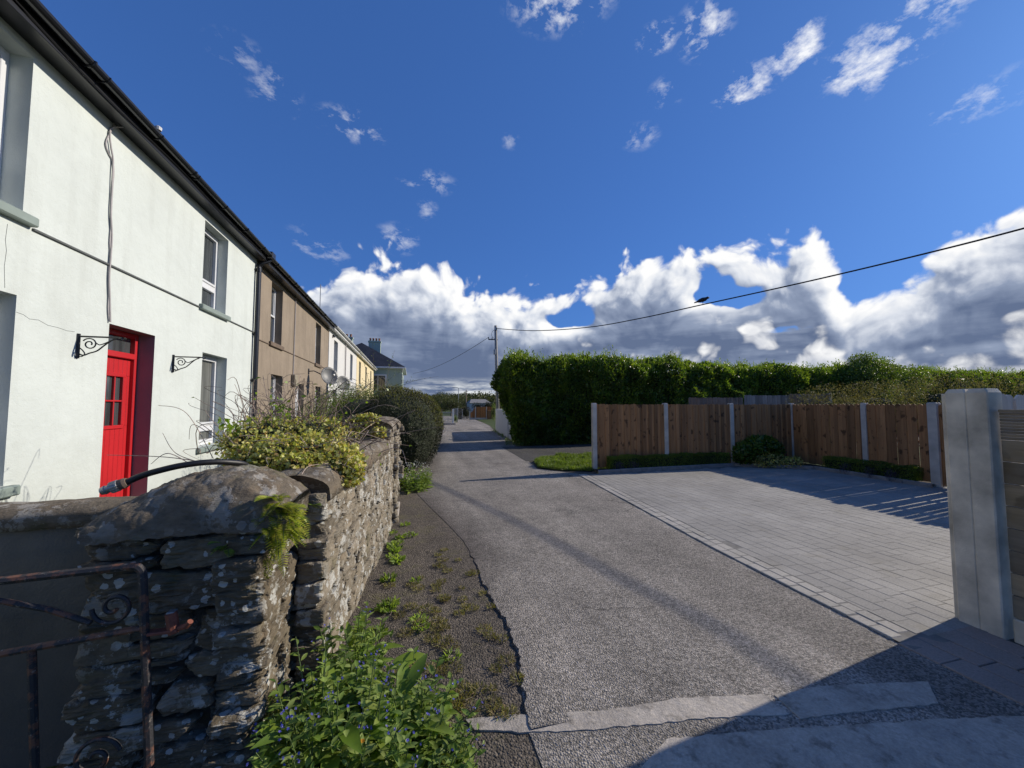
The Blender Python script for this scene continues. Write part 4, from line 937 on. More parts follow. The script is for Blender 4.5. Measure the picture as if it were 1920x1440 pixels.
for c, r0, a0, sg in (((-1.2, .80), .075, math.pi, 1), ((-1.235, .20), .085, 0.2, 1), ((-1.56, .13), .10, 0.0, 1)):
    MB().tube(scroll(c, r0, 1.4, a0, sg), .0085, 6).build('scroll', 'rusty_iron', gt)
m = MB(); m.box((-1.09, gyy - .012, .665), (-.965, gyy + .03, .678), .003); m.tube([(-.985, gyy + .01, .66), (-1.0, gyy + .01, .745)], .022, 10); m.tube([(-.975, gyy + .01, .675), (-.93, gyy - .01, .69), (-.915, gyy - .015, .71)], .012, 8); m.build('hinge_bracket', 'red_rust', gt)
m = MB(); m.box((-1.015, gyy, .71), (-.985, gyy + .035, .75), .002); m.build('latch_plate', 'galvanised', gt)

# ------------------------------------------------------------------ hose on the pier
hs = thing('garden_hose', 'black garden hose with a chrome nozzle lying over the stone pier', 'hose', (-1.2, 2.35, 1.3))
hp = [(-1.345, 2.33, 1.272), (-1.29, 2.34, 1.300), (-1.22, 2.35, 1.322), (-1.14, 2.37, 1.340), (-1.05, 2.41, 1.347), (-.97, 2.48, 1.335), (-.92, 2.58, 1.30), (-.95, 2.75, 1.2)]
MB().tube(smooth_path(hp, 8), .0155, 12).build('hose', 'black_cable', hs, smooth=True)
ax = unit(np.array([-.09, -.01, -.036])); st = np.array([-1.352, 2.329, 1.269])
pt = lambda t: tuple(st + ax * t)
cn = MB().tube([pt(-.012), pt(0), pt(.0), pt(.02)], [.021, .026, .026, .026], 14).build('collar', 'brown_sill', hs)
m = MB(); m.tube([pt(.018), pt(.02), pt(.052), pt(.054), pt(.054), pt(.070), pt(.072), pt(.09), pt(.092), pt(.086)], [.022, .027, .027, .023, .019, .019, .022, .018, .011, .007], 18)
for i in range(14):
    a = 2 * math.pi * i / 14; s1 = unit(np.cross(ax, [0, 0, 1])); s2 = np.cross(ax, s1); o = (math.cos(a) * s1 + math.sin(a) * s2) * .0265; m.tube([tuple(np.array(pt(.024)) + o), tuple(np.array(pt(.05)) + o)], .0028, 5)
m.build('nozzle', 'galvanised', hs, smooth=False)

# ------------------------------------------------------------------ hanging-basket brackets
def bracket(label, y, zt, zb):
    t = thing('wall_bracket', label, 'bracket', (AX, y, zb), 'scrolled brackets by the red door'); H = zt - zb
    MB().box((AX, y - .022, zb), (AX + .012, y + .022, zt), .004).tube([(AX + .012, y, zb), (AX + .012, y, zt)], .012, 8).build('back_plate', 'black_paint', t)
    Lr = .40; m = MB(); m.tube([(AX, y, zt - .03), (AX + Lr - .03, y, zt - .03), (AX + Lr, y, zt - .035), (AX + Lr + .015, y, zt - .055), (AX + Lr + .03, y, zt - .05), (AX + Lr + .04, y, zt - .03)], .010, 8); m.build('arm', 'black_paint', t)
    m = MB()
    m.tube(smooth_path([(AX + .02, y, zb + .05), (AX + .06, y, zb + .035), (AX + .11, y, zb + .06), (AX + .18, y, zb + .09), (AX + .24, y, zb + .15), (AX + .31, y, zt - .065), (AX + .37, y, zt - .035)], 6), .008, 8)
    sc = [(AX + .11 + (.07 * (1 - .75 * q)) * math.cos(2.6 - q * 9.4), y, zt - .115 + (.07 * (1 - .75 * q)) * math.sin(2.6 - q * 9.4)) for q in np.linspace(0, 1, 30)]; m.tube(sc, .007, 7)
    m.tube(smooth_path([(AX + .17, y, zt - .10), (AX + .20, y, zt - .12), (AX + .25, y, zt - .10), (AX + .30, y, zt - .07), (AX + .35, y, zt - .05)], 5), .006, 7)
    m.tube(smooth_path([(AX + .02, y, zb + .12), (AX + .05, y, zb + .09), (AX + .07, y, zb + .05), (AX + .04, y, zb + .02), (AX + .015, y, zb + .03)], 5), .006, 7)
    m.build('scrollwork', 'black_paint', t)
bracket('black scrolled iron bracket on the white wall left of the red door', 5.42, 2.46, 2.18)
bracket('black scrolled iron bracket between the red door and lower window', 7.22, 2.45, 2.17)
# ------------------------------------------------------------------ satellite dishes
def dish(label, wy, wz, c, r=.34):
    t = thing('satellite_dish', label, 'satellite dish', (AX, wy, wz), 'satellite dishes on the terrace'); c = np.array(c)
    ax_ = unit(np.array([.60, -.72, .28])); s1 = unit(np.cross(ax_, [0, 0, 1.])); s2 = np.cross(s1, ax_); V = []; F = []; n, k = 6, 32
    for sd in (0, 1):
        for j in range(n + 1):
            q = j / n * r
            for i in range(k): a = 2 * math.pi * i / k; V.append(c + s1 * q * math.cos(a) + s2 * q * 1.08 * math.sin(a) + ax_ * (q * q / r * .35 - .012 * sd))
    for sd in (0, 1):
        b0 = sd * (n + 1) * k
        for j in range(n):
            for i in range(k): f = (b0 + j * k + i, b0 + j * k + (i + 1) % k, b0 + (j + 1) * k + (i + 1) % k, b0 + (j + 1) * k + i); F.append(f if sd == 0 else f[::-1])
    for i in range(k): F.append((n * k + i, n * k + (i + 1) % k, (n + 1) * k + n * k + (i + 1) % k, (n + 1) * k + n * k + i))
    MB().add(V, F).build('reflector', 'dish_grey', t, smooth=True)
    m = MB(); m.tube([(AX, wy, wz), (AX + .18, wy, wz + .02), tuple(c - ax_ * .06), tuple(c - ax_ * .01)], .018, 8); m.box((AX - .005, wy - .06, wz - .1), (AX + .015, wy + .06, wz + .1), .004); m.build('mount_arm', 'black_paint', t)
    f = c + ax_ * .36 - s2 * .06; m = MB(); m.tube([tuple(c - s2 * r), tuple(f)], .011, 6); m.tube([tuple(f - ax_ * .05), tuple(f + ax_ * .06)], .03, 8); m.build('feed_arm', 'galvanised', t)
dish('grey satellite dish on the brown cottage wall, casting a shadow on it', 15.55, 2.90, (-3.02, 15.75, 2.72), .33)
dish('grey satellite dish half hidden by bushes on the white cottage beyond', 18.98, 2.75, (-3.05, 19.05, 2.62), .34)

# ------------------------------------------------------------------ concrete-post fences
simple('concrete_post', (0.66, 0.595, 0.49), 0.9, 0.2, 4, 110, 0.35, 0.003, spec=0.2)
simple('concrete_aged', (0.70, 0.625, 0.49), 0.9, 0.34, 4, 90, 0.5, 0.004, spec=0.2)
def wood(name, c0, c1, knot, sc=1.0, axis=2, isl=.38, weather=0.0):
    m, T, b = new_mat(name); p = pos(T); r = rpi(T)
    c0, c1 = dim(c0, .9), dim(c1, .9); s = [22.0, 22.0, 22.0]; s[axis] = 1.6
    off = T.n('ShaderNodeCombineXYZ', {0: T.m('MULTIPLY', r, 37.0), 1: T.m('MULTIPLY', r, 13.0), 2: T.m('MULTIPLY', r, 71.0)})
    pl = T.n('ShaderNodeMapping', {'Vector': T.vm('ADD', p, off), 'Scale': tuple(q * sc for q in s)})
    n = T.noise(pl, 1.0, 6, 0.62, dist=0.6)
    c = T.mix(T.mr(n, 0.3, 0.7), c0, c1)
    kn = T.noise(T.vm('ADD', p, off), 5.5, 3, 0.5); kk = T.mr(kn, 0.60, 0.67); c = T.mix(T.m('MULTIPLY', kk, knot), c, tuple(q * 0.28 for q in c0))
    f = T.mr(r, 0, 1, 1 - isl, 1 + isl); c = T.mix(1.0, c, comb(T, f, f, f), 'MULTIPLY')
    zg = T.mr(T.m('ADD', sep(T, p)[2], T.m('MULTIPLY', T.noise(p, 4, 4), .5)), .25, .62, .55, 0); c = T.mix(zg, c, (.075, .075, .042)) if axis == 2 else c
    if weather: c = T.mix(T.m('MULTIPLY', T.mr(T.noise(p, 2.2, 5), .42, .6), weather), c, (.26, .25, .225))
    lk(T, c, b.inputs['Base Color']); b.inputs['Roughness'].default_value = 0.75; b.inputs['Specular IOR Level'].default_value = 0.3
    bump(T, b, n, 0.35, 0.006)
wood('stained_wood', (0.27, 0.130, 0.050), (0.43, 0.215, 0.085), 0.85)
wood('old_wood', (0.17, 0.11, 0.07), (0.30, 0.21, 0.14), 0.4, weather=.35)
wood('grey_wood', (0.22, 0.20, 0.175), (0.34, 0.315, 0.28), 0.3)
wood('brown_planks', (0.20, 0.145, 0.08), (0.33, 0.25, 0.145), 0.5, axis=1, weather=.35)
wood('orange_wood', (0.34, 0.13, 0.035), (0.48, 0.20, 0.06), 0.3)
wood('pale_picket', (0.36, 0.345, 0.31), (0.48, 0.46, 0.42), 0.2)
def board(m, a, u, w, x, wd, z0, z1, th, off, scal=0.045):
    """one upright board with a rounded head, standing at distance x along u"""
    n = 7; P = [(x, z0), (x + wd, z0), (x + wd, z1 - scal)] + [(x + wd / 2 + wd / 2 * math.cos(math.pi * i / n), z1 - scal + scal * math.sin(math.pi * i / n)) for i in range(1, n)] + [(x, z1 - scal)]
    k = len(P); V = [(*(a + u * q + w * (off + sd * th)), z) for sd in (0, 1) for q, z in P]
    m.add(V, [tuple(range(k)), tuple(range(k, 2 * k))[::-1]] + [(i, i + k, (i + 1) % k + k, (i + 1) % k) for i in range(k)])
def panel(par, a, b, z0, z1, mat, seed, gaps=0.0, bw=.098, side=1, scal=.045):
    a = np.array(a, float); b = np.array(b, float); L = float(np.linalg.norm(b - a)); u = (b - a) / L; w = np.array([u[1], -u[0]]) * side
    r = random.Random(seed); m = MB(); x = .0; i = 0
    while x < L - .03:
        wd = min(bw, L - x); board(m, a, u, w, x, wd, z0 + r.uniform(0, .01), z1 + r.uniform(-.008, .008), .014, (i % 2) * .012, scal)
        x += wd + (r.choice((0, .004, .012, .02)) * gaps if gaps else -.012); i += 1
    o = m.build('panel', mat, par)
    q = MB(); ang = math.atan2(u[1], u[0])
    for z in (z0 + .25, (z0 + z1) / 2, z1 - .28):
        M = Matrix.Translation((*(a + u * L / 2 - w * .022), z)) @ Matrix.Rotation(ang, 4, 'Z'); q.box((-L / 2 + .01, -.018, -.03), (L / 2 - .01, .018, .03), .003, M)
    q.build('rail', mat, o); return o
def post(par, x, y, z1, w=.105, mat='concrete_post', lean=(0, 0), rot=0.0):
    m = MB(); M = Matrix.Translation((x, y, 0)) @ Matrix.Rotation(rot, 4, 'Z'); h = w / 2; q = .022
    P = [(-h, -h), (h, -h), (h, -.02), (h - q, -.02), (h - q, .02), (h, .02), (h, h), (-h, h), (-h, .02), (-h + q, .02), (-h + q, -.02), (-h, -.02)]
    V = [];
    for z, s in ((-.1, 1), (z1 - .02, 1), (z1, .8)): V += [M @ Vector((a * s + lean[0] * z, b * s + lean[1] * z, z)) for a, b in P]
    k = 12; F = [(j * k + i, j * k + (i + 1) % k, (j + 1) * k + (i + 1) % k, (j + 1) * k + i) for j in range(2) for i in range(k)] + [tuple(range(2 * k, 3 * k)), tuple(range(k))[::-1]]
    return m.add([tuple(v) for v in V], F).build('post', mat, par)
fA, fB, fC, fD = (4.50, 8.93), (6.50, 8.82), (8.50, 8.71), (10.50, 8.60); fE, fF, fG, fH, fI = (10.42, 6.72), (10.30, 5.40), (10.24, 4.25), (10.18, 2.9), (10.1, 1.9)
FZ = 1.70
f1 = thing('garden_fence', 'brown scalloped wooden fence with concrete posts behind the driveway', 'fence', (7.5, 8.8, 0))
for p_ in (fA, fB, fC): post(f1, p_[0], p_[1], FZ + .01, rot=-.055)
for i, (a, b) in enumerate(((fA, fB), (fB, fC), (fC, fD))):
    u = unit(np.array(b) - np.array(a)); panel(f1, np.array(a) + u * .04, np.array(b) - u * .04, .08, FZ - .02, 'stained_wood', 71 + i, 0)
f2 = thing('garden_fence', 'brown wooden fence along the right side of the driveway, in shade', 'fence', (10.35, 5.5, 0))
for p_ in (fD, fE, fG, fH, fI): post(f2, p_[0], p_[1], FZ + .01, rot=math.pi / 2)
post(f2, fF[0], fF[1], FZ + .01, .15, rot=math.pi / 2)
for i, (a, b) in enumerate(((fD, fE), (fE, fF), (fG, fH), (fH, fI))):
    u = unit(np.array(b) - np.array(a)); panel(f2, np.array(a) + u * .05, np.array(b) - u * .05, .08, FZ - .02, 'stained_wood', 81 + i, 0.45 if i < 2 else 1.0)
g2 = thing('side_gate', 'narrow brown wooden side gate beside the wide concrete post', 'gate', (10.27, 4.8, 0))
u = unit(np.array(fG) - np.array(fF)); panel(g2, np.array(fF) + u * .08, np.array(fG) - u * .06, .05, FZ - .03, 'stained_wood', 91, 1.3)
MB().box((10.19, 4.56, .98), (10.215, 4.60, 1.02), .004).build('latch', 'upvc', g2)
# near fence at the right edge: twin concrete posts + horizontal planks
f3 = thing('plank_fence', 'close horizontal brown plank fence with tall weathered concrete posts', 'fence', (4.1, 1.2, 0))
def hpost(y, d):
    m = MB(); x0 = 4.055; P = [(x0 + .008, y - .06), (x0 + .16, y - .06), (x0 + .16, y + .06), (x0 + .008, y + .06), (x0, y + .052), (x0, y - .052)]; V = []
    zt = 1.775
    for z, s in ((-.1, 0), (zt - .03, 0), (zt, .014)): V += [(a + (s if a < x0 + .1 else -s), b + (s if b < y else -s), z) for a, b in P]
    k = 6; F = [(j * k + i, j * k + (i + 1) % k, (j + 1) * k + (i + 1) % k, (j + 1) * k + i) for j in range(2) for i in range(k)] + [tuple(range(2 * k, 3 * k)), tuple(range(k))[::-1]]
    m.add(V, F); return m.build('post', 'concrete_aged', f3)
hpost(2.0, 0); hpost(1.884, 0)
MB().box((4.085, 2.062, -.1), (4.19, 2.095, 1.74), .006).build('post', 'concrete_aged', f3)
m = MB(); z = .165
while z < 1.40: m.box((4.115, -3, z), (4.14, 1.80, z + .150), .004); z += .155
m.build('plank', 'brown_planks', f3); m = MB()
while z < 1.58: m.box((4.112, -3, z), (4.138, 1.80, z + .019), .004); z += .0215
m.box((4.10, -3, z), (4.15, 1.80, z + .022), .004); m.build('ribbed_top_board', 'brown_planks', f3)
MB().box((4.10, -3, -.05), (4.15, 1.80, .16), .008).build('gravel_board', 'concrete_aged', f3)
MB().box((4.06, -1.35, -.1), (4.2, -1.22, 1.77), .01).build('post', 'concrete_aged', f3)
f4 = thing('picket_fence', 'pale grey scalloped picket fence showing just above the plank fence', 'fence', (6, 1.9, 0))
panel(f4, (4.24, 1.93), (9.9, 1.90), .1, 1.74, 'pale_picket', 95, 0, .12, 1, .06)
f5 = thing('old_fence', 'older weathered picket fence section rising behind the brown fence', 'fence', (9, 11, 0))
oa = dp(1291, 750, 12.2)[:2]; ob = dp(1392, 748, 12.3)[:2]; oc = dp(1395, 745, 12.5)[:2]; od = dp(1480, 745, 12.6)[:2]; oe = dp(1553, 745, 12.7)[:2]
panel(f5, oa, ob, .1, 1.90, 'old_wood', 96, 0); panel(f5, oc, od, .1, 1.98, 'grey_wood', 97, 0); panel(f5, od, oe, .1, 2.03, 'old_wood', 98, 0); post(f5, oe[0] + .05, oe[1], 2.05)
# white wall by the hedge
ww = thing('white_boundary_wall', 'low dirty white boundary wall on the road by the tall hedge', 'wall', (4.9, 21, 0))
a = np.array([4.70, 18.0]); b = np.array([5.30, 24.3]); u = unit(b - a); w = np.array([u[1], -u[0]])
MB().prism([tuple(a), tuple(a + w * .22), tuple(b + w * .22), tuple(b)], -.1, 1.42).build('wall_body', 'cool_white_render', ww)
m = MB(); q = a - w * .04 + u * .9; m.prism([tuple(q), tuple(q + w * .3), tuple(q + w * .3 + u * .4), tuple(q + u * .4)], -.1, 1.5); m.build('pillar', 'cool_white_render', ww)

# ------------------------------------------------------------------ pole, cables, bird
PX, PY = 5.80, 26.2
pole = thing('utility_pole', 'tall grey wooden utility pole rising behind the hedge end', 'pole', (PX, PY, 0))
simple('pole_wood', (0.36, 0.34, 0.30), 0.85, 0.15, 4, 40, 0.4)
MB().tube([(PX + .1, PY, -.1), (PX, PY, 3.5), (PX - .1, PY, 7.25)], [.13, .115, .095], 14).build('shaft', 'pole_wood', pole, smooth=True)
m = MB(); m.box((PX - .62, PY - .04, 6.22), (PX + .05, PY + .04, 6.29), .005); m.tube([(PX - .6, PY, 6.29), (PX - .6, PY, 6.42)], .03, 8); m.tube([(PX - .35, PY, 6.29), (PX - .35, PY, 6.40)], .03, 8); m.build('crossarm', 'black_paint', pole)
m = MB(); m.box((PX - .24, PY - .16, 5.2), (PX - .12, PY + .05, 5.55), .01); m.box((PX - .18, PY - .14, 6.9), (PX + .0, PY - .09, 7.1), .01); m.build('junction_box', 'galvanised', pole)
m = MB(); m.tube(smooth_path([(PX - .08, PY - .12, 7.0), (PX - .35, PY - .1, 6.8), (PX - .4, PY - .1, 6.5), (PX - .2, PY - .1, 6.3)], 6), .012, 6); m.build('loop_cable', 'black_cable', pole)
cw = MB(); P0 = np.array([PX - .1, PY, 7.05]); Q1 = np.array([12.55, 6.5])
def on_plane(px, py):                            # cable plane through the pole and Q1
    d = ray(px, py); n_ = np.array([Q1[1] - PY, -(Q1[0] - PX)]); t = (n_ @ np.array([PX, PY])) / (n_ @ d[:2]); return _C + d * t
cp = [P0] + [on_plane(*q) for q in ((1000, 620), (1100, 614), (1200, 597), (1318, 571), (1500, 531), (1700, 484), (1920, 428))]
cp.append(cp[-1] + (cp[-1] - cp[-2]) * 1.2 + np.array([0, 0, .1])); cp.append(cp[-1] + (cp[-1] - cp[-2]) * 2 + np.array([0, 0, .9]))
cw.tube(smooth_path(cp, 6), .022, 8)
tag(cw.build('overhead_cable', 'black_cable', smooth=True), 'thick black overhead cable sagging from the pole across the sky', 'cable')
c0 = np.array([PX - .6, PY, 6.4]); c1 = np.array([-1.0, 46.0, 5.4]); c0b = dp(775, 700, 48)
pts = [c0 + (c0b - c0) * t + np.array([0, 0, -.45 * 4 * t * (1 - t)]) for t in np.linspace(0, 1, 16)]
tag(MB().tube(pts, .016, 6).build('service_cable', 'black_cable'), 'thin dark service cable running from the pole crossarm to the green house', 'cable')
bpos = cp[4] + np.array([0, 0, .03]); 
simple('feather_dark', (0.025, 0.025, 0.03), 0.6, 0.2, 30)
bd_ = thing('bird', 'small dark bird perched on the overhead cable', 'bird', tuple(bpos))
h_ = unit(np.array([-.25, .95, 0])) ; h_ = unit(np.array([.8, -.55, 0.0])); s_ = np.array([-h_[1], h_[0], 0])
m = MB(); bx = lambda a, z, s=0: tuple(bpos + h_ * a + np.array([0, 0, z]) + s_ * s)
m.tube([bx(-.30, .06), bx(-.20, .09), bx(-.12, .12), bx(0, .155), bx(.09, .175), bx(.13, .20), bx(.165, .215), bx(.20, .21), bx(.215, .205), bx(.25, .195)], [.018, .03, .065, .085, .07, .048, .05, .038, .014, .004], 12)
m.build('body', 'feather_dark', bd_, smooth=True)
for s in (-.07, .07): MB().tube([bx(.06, .17, s), bx(-.02, .15, s * 1.1), bx(-.14, .11, s * .8), bx(-.25, .07, s * .3)], [.02, .038, .028, .006], 8).build('wing', 'feather_dark', bd_, smooth=True)
MB().tube([bx(0, .09, .02), bx(.0, .0, .02)], .008, 5).tube([bx(0, .09, -.02), bx(.0, .0, -.02)], .008, 5).build('legs', 'feather_dark', bd_)

# ------------------------------------------------------------------ vegetation
leaf_mat('laurel_leaf', [(0.045, 0.092, 0.014), (0.078, 0.145, 0.022), (0.125, 0.195, 0.026), (0.095, 0.16, 0.025), (0.12, 0.12, 0.035)], 0.42, 0.35, clump=0.8)
leaf_mat('laurel_shoot_lit', [(0.12, 0.195, 0.024), (0.17, 0.24, 0.03), (0.23, 0.28, 0.036)], 0.42, 0.4)  # new shoot colour, also used for the painted sunlit clumps
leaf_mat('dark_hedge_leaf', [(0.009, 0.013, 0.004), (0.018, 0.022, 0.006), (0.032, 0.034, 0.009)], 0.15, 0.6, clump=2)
leaf_mat('hedge_lit_leaf', [(0.10, 0.115, 0.025), (0.15, 0.155, 0.035), (0.13, 0.10, 0.03)], 0.3, 0.6)  # paler leaf colour standing in for the sunlit rim of the clipped hedge
leaf_mat('bush_leaf', [(0.055, 0.10, 0.02), (0.11, 0.165, 0.03), (0.16, 0.22, 0.04), (0.13, 0.14, 0.035)], 0.38, 0.5)
leaf_mat('box_leaf', [(0.09, 0.15, 0.02), (0.15, 0.21, 0.025), (0.20, 0.26, 0.035)], 0.4, 0.5)
leaf_mat('heath_leaf', [(0.12, 0.105, 0.045), (0.17, 0.14, 0.06), (0.20, 0.17, 0.08), (0.10, 0.11, 0.04), (0.24, 0.21, 0.12)], 0.3, 0.7)
leaf_mat('ivy_leaf', [(0.62, 0.57, 0.16), (0.34, 0.38, 0.07), (0.70, 0.66, 0.28), (0.16, 0.21, 0.035), (0.58, 0.48, 0.15), (0.28, 0.16, 0.07), (0.46, 0.46, 0.08)], 0.3, 0.45, clump=4)
leaf_mat('weed_leaf', [(0.11, 0.19, 0.03), (0.22, 0.32, 0.06), (0.34, 0.42, 0.12), (0.15, 0.24, 0.035), (0.28, 0.33, 0.07)], 0.42, 0.5, clump=5)
leaf_mat('bright_leaf', [(0.16, 0.26, 0.03), (0.24, 0.33, 0.04), (0.12, 0.20, 0.03)], 0.4, 0.4, clump=5)
leaf_mat('fern_leaf', [(0.34, 0.42, 0.045), (0.48, 0.50, 0.06), (0.24, 0.34, 0.04), (0.58, 0.50, 0.12)], 0.35, 0.5, clump=8)
leaf_mat('moss_leaf', [(0.12, 0.16, 0.02), (0.20, 0.22, 0.03), (0.25, 0.24, 0.05)], 0.2, 0.8, clump=8)
leaf_mat('grass_blade', [(0.09, 0.16, 0.02), (0.14, 0.21, 0.03), (0.20, 0.24, 0.05), (0.06, 0.11, 0.015)], 0.35, 0.5, clump=2)
leaf_mat('dry_tuft', [(0.25, 0.20, 0.07), (0.30, 0.26, 0.10), (0.16, 0.18, 0.04), (0.20, 0.12, 0.06)], 0.25, 0.7, clump=6)
leaf_mat('blue_petal', [(0.10, 0.12, 0.55), (0.16, 0.17, 0.62), (0.22, 0.18, 0.55)], 0.3, 0.5, (1, 1, 1.3))
leaf_mat('white_petal', [(0.6, 0.6, 0.55), (0.7, 0.7, 0.62)], 0.3, 0.5, (1, 1, 1))
leaf_mat('orange_petal', [(0.8, 0.3, 0.02), (0.85, 0.42, 0.03)], 0.3, 0.5, (1, 1, 1))
leaf_mat('lavender_leaf', [(0.06, 0.05, 0.09), (0.09, 0.07, 0.13), (0.05, 0.07, 0.05)], 0.2, 0.6)
leaf_mat('far_leaf', [(0.05, 0.065, 0.02), (0.09, 0.10, 0.035), (0.12, 0.12, 0.045), (0.035, 0.05, 0.02)], 0.2, 0.8, clump=0.3)
simple('twig', (0.16, 0.115, 0.09), 0.8, 0.3, 20, island=.4)
simple('pale_twig', (0.40, 0.31, 0.25), 0.8, 0.3, 20, island=.4)
simple('green_stem', (0.10, 0.15, 0.04), 0.7)
simple('hedge_core', (0.025, 0.035, 0.012), 0.95, 0.3, 6)  # dark colour of the solid cores added inside foliage to block light
def leafobj(name, parts, mat, par): V, F = join_vf(parts); return link_mesh(name, V, F, mat, par)

def box_points(n, lo, hi, faces, depth=0.35, lump=0.25, sc=0.9, seed=0):
    """points near the faces of a lumpy box; faces: list of (axis, side, weight)"""
    lo, hi = np.array(lo, float), np.array(hi, float); w = np.array([f[2] for f in faces], float); w /= w.sum(); Ps = []; Ns = []
    for (ax, sd, _), q in zip(faces, w):
        k = int(n * q); P = lo + (hi - lo) * rng.random((k, 3)); N = np.zeros((k, 3)); N[:, ax] = 1 if sd else -1
        P[:, ax] = (hi if sd else lo)[ax]; d = vnoise(P, sc, seed, 3) * lump * 1.6 - depth * rng.random(k) ** 1.8
        P += N * d[:, None]; Ps.append(P); Ns.append(N)
    return np.concatenate(Ps), np.concatenate(Ns)
# --- tall laurel hedge
hg = thing('laurel_hedge', 'tall glossy green laurel hedge behind the fence, shoots along its top', 'hedge', (16, 16, 0))
def hedge_surface(n, jitter=.35, seed=3):
    """rounded, clumpy cross-section swept along the hedge: front, shoulder, top and the left end"""
    x = 4.12 + 43 * rng.random(n) ** 1.2; H = 3.54 + .30 * vnoise(np.stack([x, x * 0, x * 0], 1), .45, seed, 3)
    s = rng.random(n) * (H + 1.9); R = .55; z = np.where(s < H - R, s + .06, 0); y = np.full(n, 15.1); ny = np.full(n, -1.0); nz = np.zeros(n)
    a = np.clip((s - (H - R)) / R, 0, 1) * math.pi / 2; sh = s >= H - R
    z = np.where(sh, H - R + R * np.sin(a), z); y = np.where(sh, 15.1 + R - R * np.cos(a), y); ny = np.where(sh, -np.cos(a), ny); nz = np.where(sh, np.sin(a), nz)
    tp = s > H; y = np.where(tp, 15.65 + (s - H), y)
    P = np.stack([x, y, z], 1); N = np.stack([x * 0, ny, nz], 1)
    k = int(n * .07); e = np.stack([np.full(k, 4.12), rng.uniform(15.1, 17.4, k), .06 + 3.4 * rng.random(k)], 1); P = np.concatenate([P, e]); N = np.concatenate([N, np.tile([-1., 0, 0], (k, 1))])
    d = .42 * vnoise(P * np.array([1, 1, .7]), .85, seed + 5, 2) + .26 * vnoise(P, 2.4, seed + 9, 2) - jitter * rng.random(len(P)) ** 1.5
    P = P + N * d[:, None]; P[:, 2] = np.maximum(P[:, 2], .05)
    wx = np.clip((6.0 - P[:, 0]) / 1.8, 0, 1); P[:, 0] += wx * (.42 * np.clip((1.75 - P[:, 2]) / 1.2, 0, 1) - .22 * np.exp(-((P[:, 2] - 2.6) / .85) ** 2)); return P, N
P, N = hedge_surface(165000); leafobj('foliage', [cloud_leaves(P, N, .14, .064, .5, .85)], 'laurel_leaf', hg)
P, N = hedge_surface(52000, .1); keep = vnoise(P, 1.3, 77, 3) * 1.1 + (P[:, 2] - 2.2) * .24 + N[:, 2] * .15 > .10; P, N = P[keep] + N[keep] * .05, N[keep]
leafobj('sunlit_leaves', [cloud_leaves(P, N, .125, .055, .8, .7)], 'laurel_shoot_lit', hg)  # paler leaf layer: sunlight on the upper clumps put into the colour
k = 4600; B, N = hedge_surface(30000, .05); B = B[(N[:, 2] > .45)][:k]; k = len(B)
H = rng.uniform(.10, .40, k) * (1 + 1.2 * vnoise(B, .8, 9, 2)); lean = rng.normal(size=(k, 2)) * .2; Cs = []; Ds = []
for t in np.linspace(.05, 1, 9):
    q = B.copy(); q[:, 2] += H * t - .05; q[:, :2] += lean * (H * t)[:, None]; Cs.append(q); d = rdir(k); d[:, 2] = np.abs(d[:, 2]) * .6 + .5 * t + .1; Ds.append(d)
C = np.concatenate(Cs); D_ = np.concatenate(Ds)
leafobj('shoots', [leaf_quads(C, D_, unit(rdir(len(C)) + np.array([0, 0, .6])), .105 * rng.uniform(.6, 1.2, len(C)), .045 * rng.uniform(.7, 1.2, len(C)))], 'laurel_shoot_lit', hg)
m = MB(); m.box((4.7, 15.62, 0), (47, 17.2, 3.18)); m.build('shade_core', 'hedge_core', hg)  # solid box added inside the hedge to block light
# --- dark clipped hedge on the left
dh = thing('clipped_hedge', 'dark rounded clipped hedge overhanging the road beyond the stone piers', 'hedge', (-.1, 10.5, 0))
parts = []; lit_rim = []; core = MB()
for (c, r, n) in (((-.25, 9.6, .98), (.98, 1.05, 1.08), 24000), ((-.15, 10.9, 1.02), (1.06, 1.3, 1.02), 18000), ((-.02, 12.6, .97), (1.04, 1.4, .96), 9000), ((-1.2, 10.4, .92), (.9, 1.3, .98), 7000)):
    P, N = blob_points(n, c, r, .13, 1.3, 5, .22, .18); parts.append(cloud_leaves(P, N, .042, .016, .5, .8))
    P, N = blob_points(int(n * .3), c, r, .13, 1.3, 5, .06, .9); P = P + N * .03; kp_ = N[:, 2] + N[:, 0] * .5 > .55; P, N = P[kp_], N[kp_]; lit_rim.append(cloud_leaves(P, N, .05, .012, 1.4, .5))  # paler leaves only on top and right, painting a sunlit rim
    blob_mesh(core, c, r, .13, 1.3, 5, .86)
leafobj('foliage', parts, 'dark_hedge_leaf', dh); leafobj('lit_rim', lit_rim, 'hedge_lit_leaf', dh); core.build('shade_core', 'hedge_core', dh)  # core: solid dark blobs added inside this hedge to stop light
